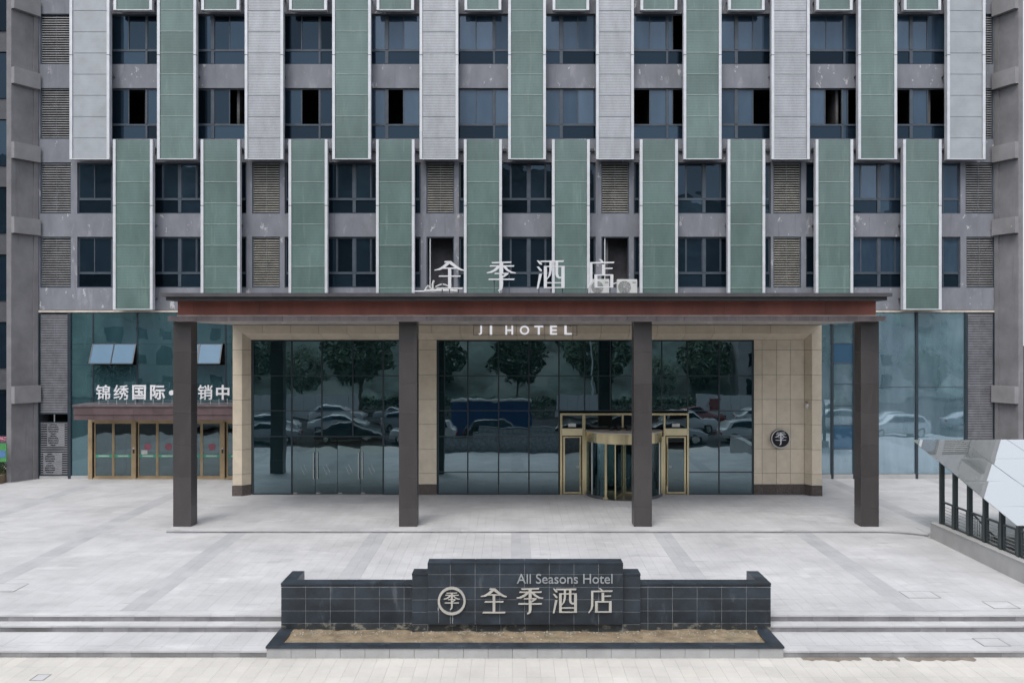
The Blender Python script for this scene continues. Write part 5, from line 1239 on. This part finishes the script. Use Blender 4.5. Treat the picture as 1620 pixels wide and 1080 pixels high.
    # {'off-roader' if s else 'saloon'} parked in the {row}, {abs(x):.0f} metres {'left' if x < 0 else 'right'} of the sign wall centre"
bx_ = empty('blue_container', (-1.6, 7.2, -.68), 'ribbed blue metal container standing in the car park, mirrored in the lobby glass', 'container')
piece('container_body', -4.6, 1.4, 6.3, 8.2, -.6, 1.9, 'bluebox', bx_)
for i in range(20): piece('rib', -4.5 + i * .3, -4.4 + i * .3, 8.2, 8.24, -.5, 1.8, 'bluebox', bx_)
piece('container_roof', -4.7, 1.5, 6.2, 8.3, 1.9, 2.0, 'car_white', bx_)
tr = empty('street_tree', (0, 0, 0), 'x', 'tree', 'street trees beyond the car park')
MB().tube((0, 0, -.7), (.1, 0, 2.6), .16, 8, r2=.10).tube((.1, 0, 2.4), (.9, .3, 4.4), .09, 6, r2=.04).tube((.1, 0, 2.3), (-.8, -.2, 4.3), .08, 6, r2=.04).tube((.1, 0, 2.5), (.1, .5, 5), .08, 6, r2=.03).build('trunk', 'bark', tr, origin=(0, 0, 0))
lf1 = leafblob('crown', 0, 0, 4.9, 3.2, 3.0, 3.0, 4200, .15, 'leaf2', tr)
for i in range(13):
    o = tr if i == 0 else copy_tree(tr)
    x = -44 + i * 7.4; o.location = (x + random.uniform(-1.5, 1.5), -15 - (i * 7 % 4) * 4.2, -1.4); s = random.uniform(.8, 1.6); o.scale = (s, s, s)
    o.rotation_euler = (0, 0, i * 1.3)
    nth = lambda n: f"{n}{'th' if 10 < n % 100 < 14 else {1: 'st', 2: 'nd', 3: 'rd'}.get(n % 10, 'th')}"
    o['label'] = f"leafy street tree beyond the car park, {nth(i + 1)} in the row from the left"
    #, 'second', 'third', 'fourth', 'fifth', 'sixth', 'seventh', 'eighth', 'ninth', 'tenth', 'eleventh', 'twelfth', 'thirteenth', 'fourteenth'][i]} in the row from the left"
hl = MB(); nx, ny = 60, 14
for i in range(nx + 1):
    for j in range(ny + 1):
        x = -420 + 840 * i / nx; y = -26 - 294 * (j / ny) ** 1.6
        z = (10 + 50 * sm(j / ny * 1.4)) * (1.0 - .45 * sm((x + 60) / 220)) * sm((j + .6) / 4) + 9 * mn.noise(Vector((x * .02, y * .02, 0))) * sm(j / 3)
        hl.v.append((x, y, z - .7))
for i in range(nx):
    for j in range(ny): q = i * (ny + 1) + j; hl.f.append((q, q + 1, q + ny + 2, q + ny + 1)); hl.mi.append(0)
tag(hl.build('hills', 'hill', smooth=True), kind='structure')
for i, (x, y, w_, h) in enumerate(((-40, -24, 18, 9), (36, -24, 22, 8))):
    b = empty('street_building', (x, y, -.7), ['pale low-rise block across the street at far left', 'longer pale low-rise block across the street at far right'][i], 'building', 'buildings across the street')
    MB().box(x - w_ / 2, x + w_ / 2, y - 8, y, -.7, h).build('wall', 'plaster', b)
    for r in range(int(h // 3)):
        for c in range(int(w_ // 3)):
            piece('window', x - w_ / 2 + .9 + c * 3, x - w_ / 2 + 2.4 + c * 3, y - .05, y + .03, .6 + r * 3, 2.2 + r * 3, 'win', b)

hd = tag(leafblob('car_park_hedge', 0, -8.6, .3, 34, .9, .9, 14000, .11, 'leaf2', box=True), 'long clipped hedge behind the car park, mirrored in the glass', 'hedge')

for i, x in enumerate((-26, -9, 7.5, 24)):
    sl_ = empty('street_lamp', (x, -9.8, -.68), 'tall grey street lamp behind the car park, ' + ['leftmost', 'second from the left', 'third from the left', 'rightmost'][i] + ' of four', 'street lamp', 'street lamps behind the car park')
    MB().tube((x, -9.8, -.68), (x, -9.8, 7.2), .08, 8, r2=.05).build('pole', 'rail', sl_)
    MB().tube((x, -9.8, 7.1), (x, -8.2, 7.6), .04, 6).build('arm', 'rail', sl_); MB().box(x - .15, x + .15, -8.4, -7.7, 7.55, 7.68).build('lamp_head', 'ac', sl_)
for x0, x1, c in ((4, 9, 'white'), (17, 26, 'white'), (-24, -14, 'white')):
    wl_ = empty('site_wall', ((x0 + x1) / 2, -7.2, -.68), f"{'short' if x1 - x0 < 6 else 'long'} white hoarding behind the car park {'at left' if x0 < 0 else 'at centre right' if x0 < 10 else 'at far right'}", 'hoarding')
    run(x0, x1, 1.0, lambda a, b: piece('sheet', a + .01, b - .01, -7.25, -7.2, -.6, 1.5, 'car_white', wl_))
    for k_ in ((0, 2) if x0 > 10 else ()): xx = x0 + (x1 - x0) * (k_ + .5) / 3; piece('poster', xx - .45, xx + .45, -7.199, -7.19, .1, 1.1, ('car_red', 'bluebox', 'car_red')[k_], wl_)
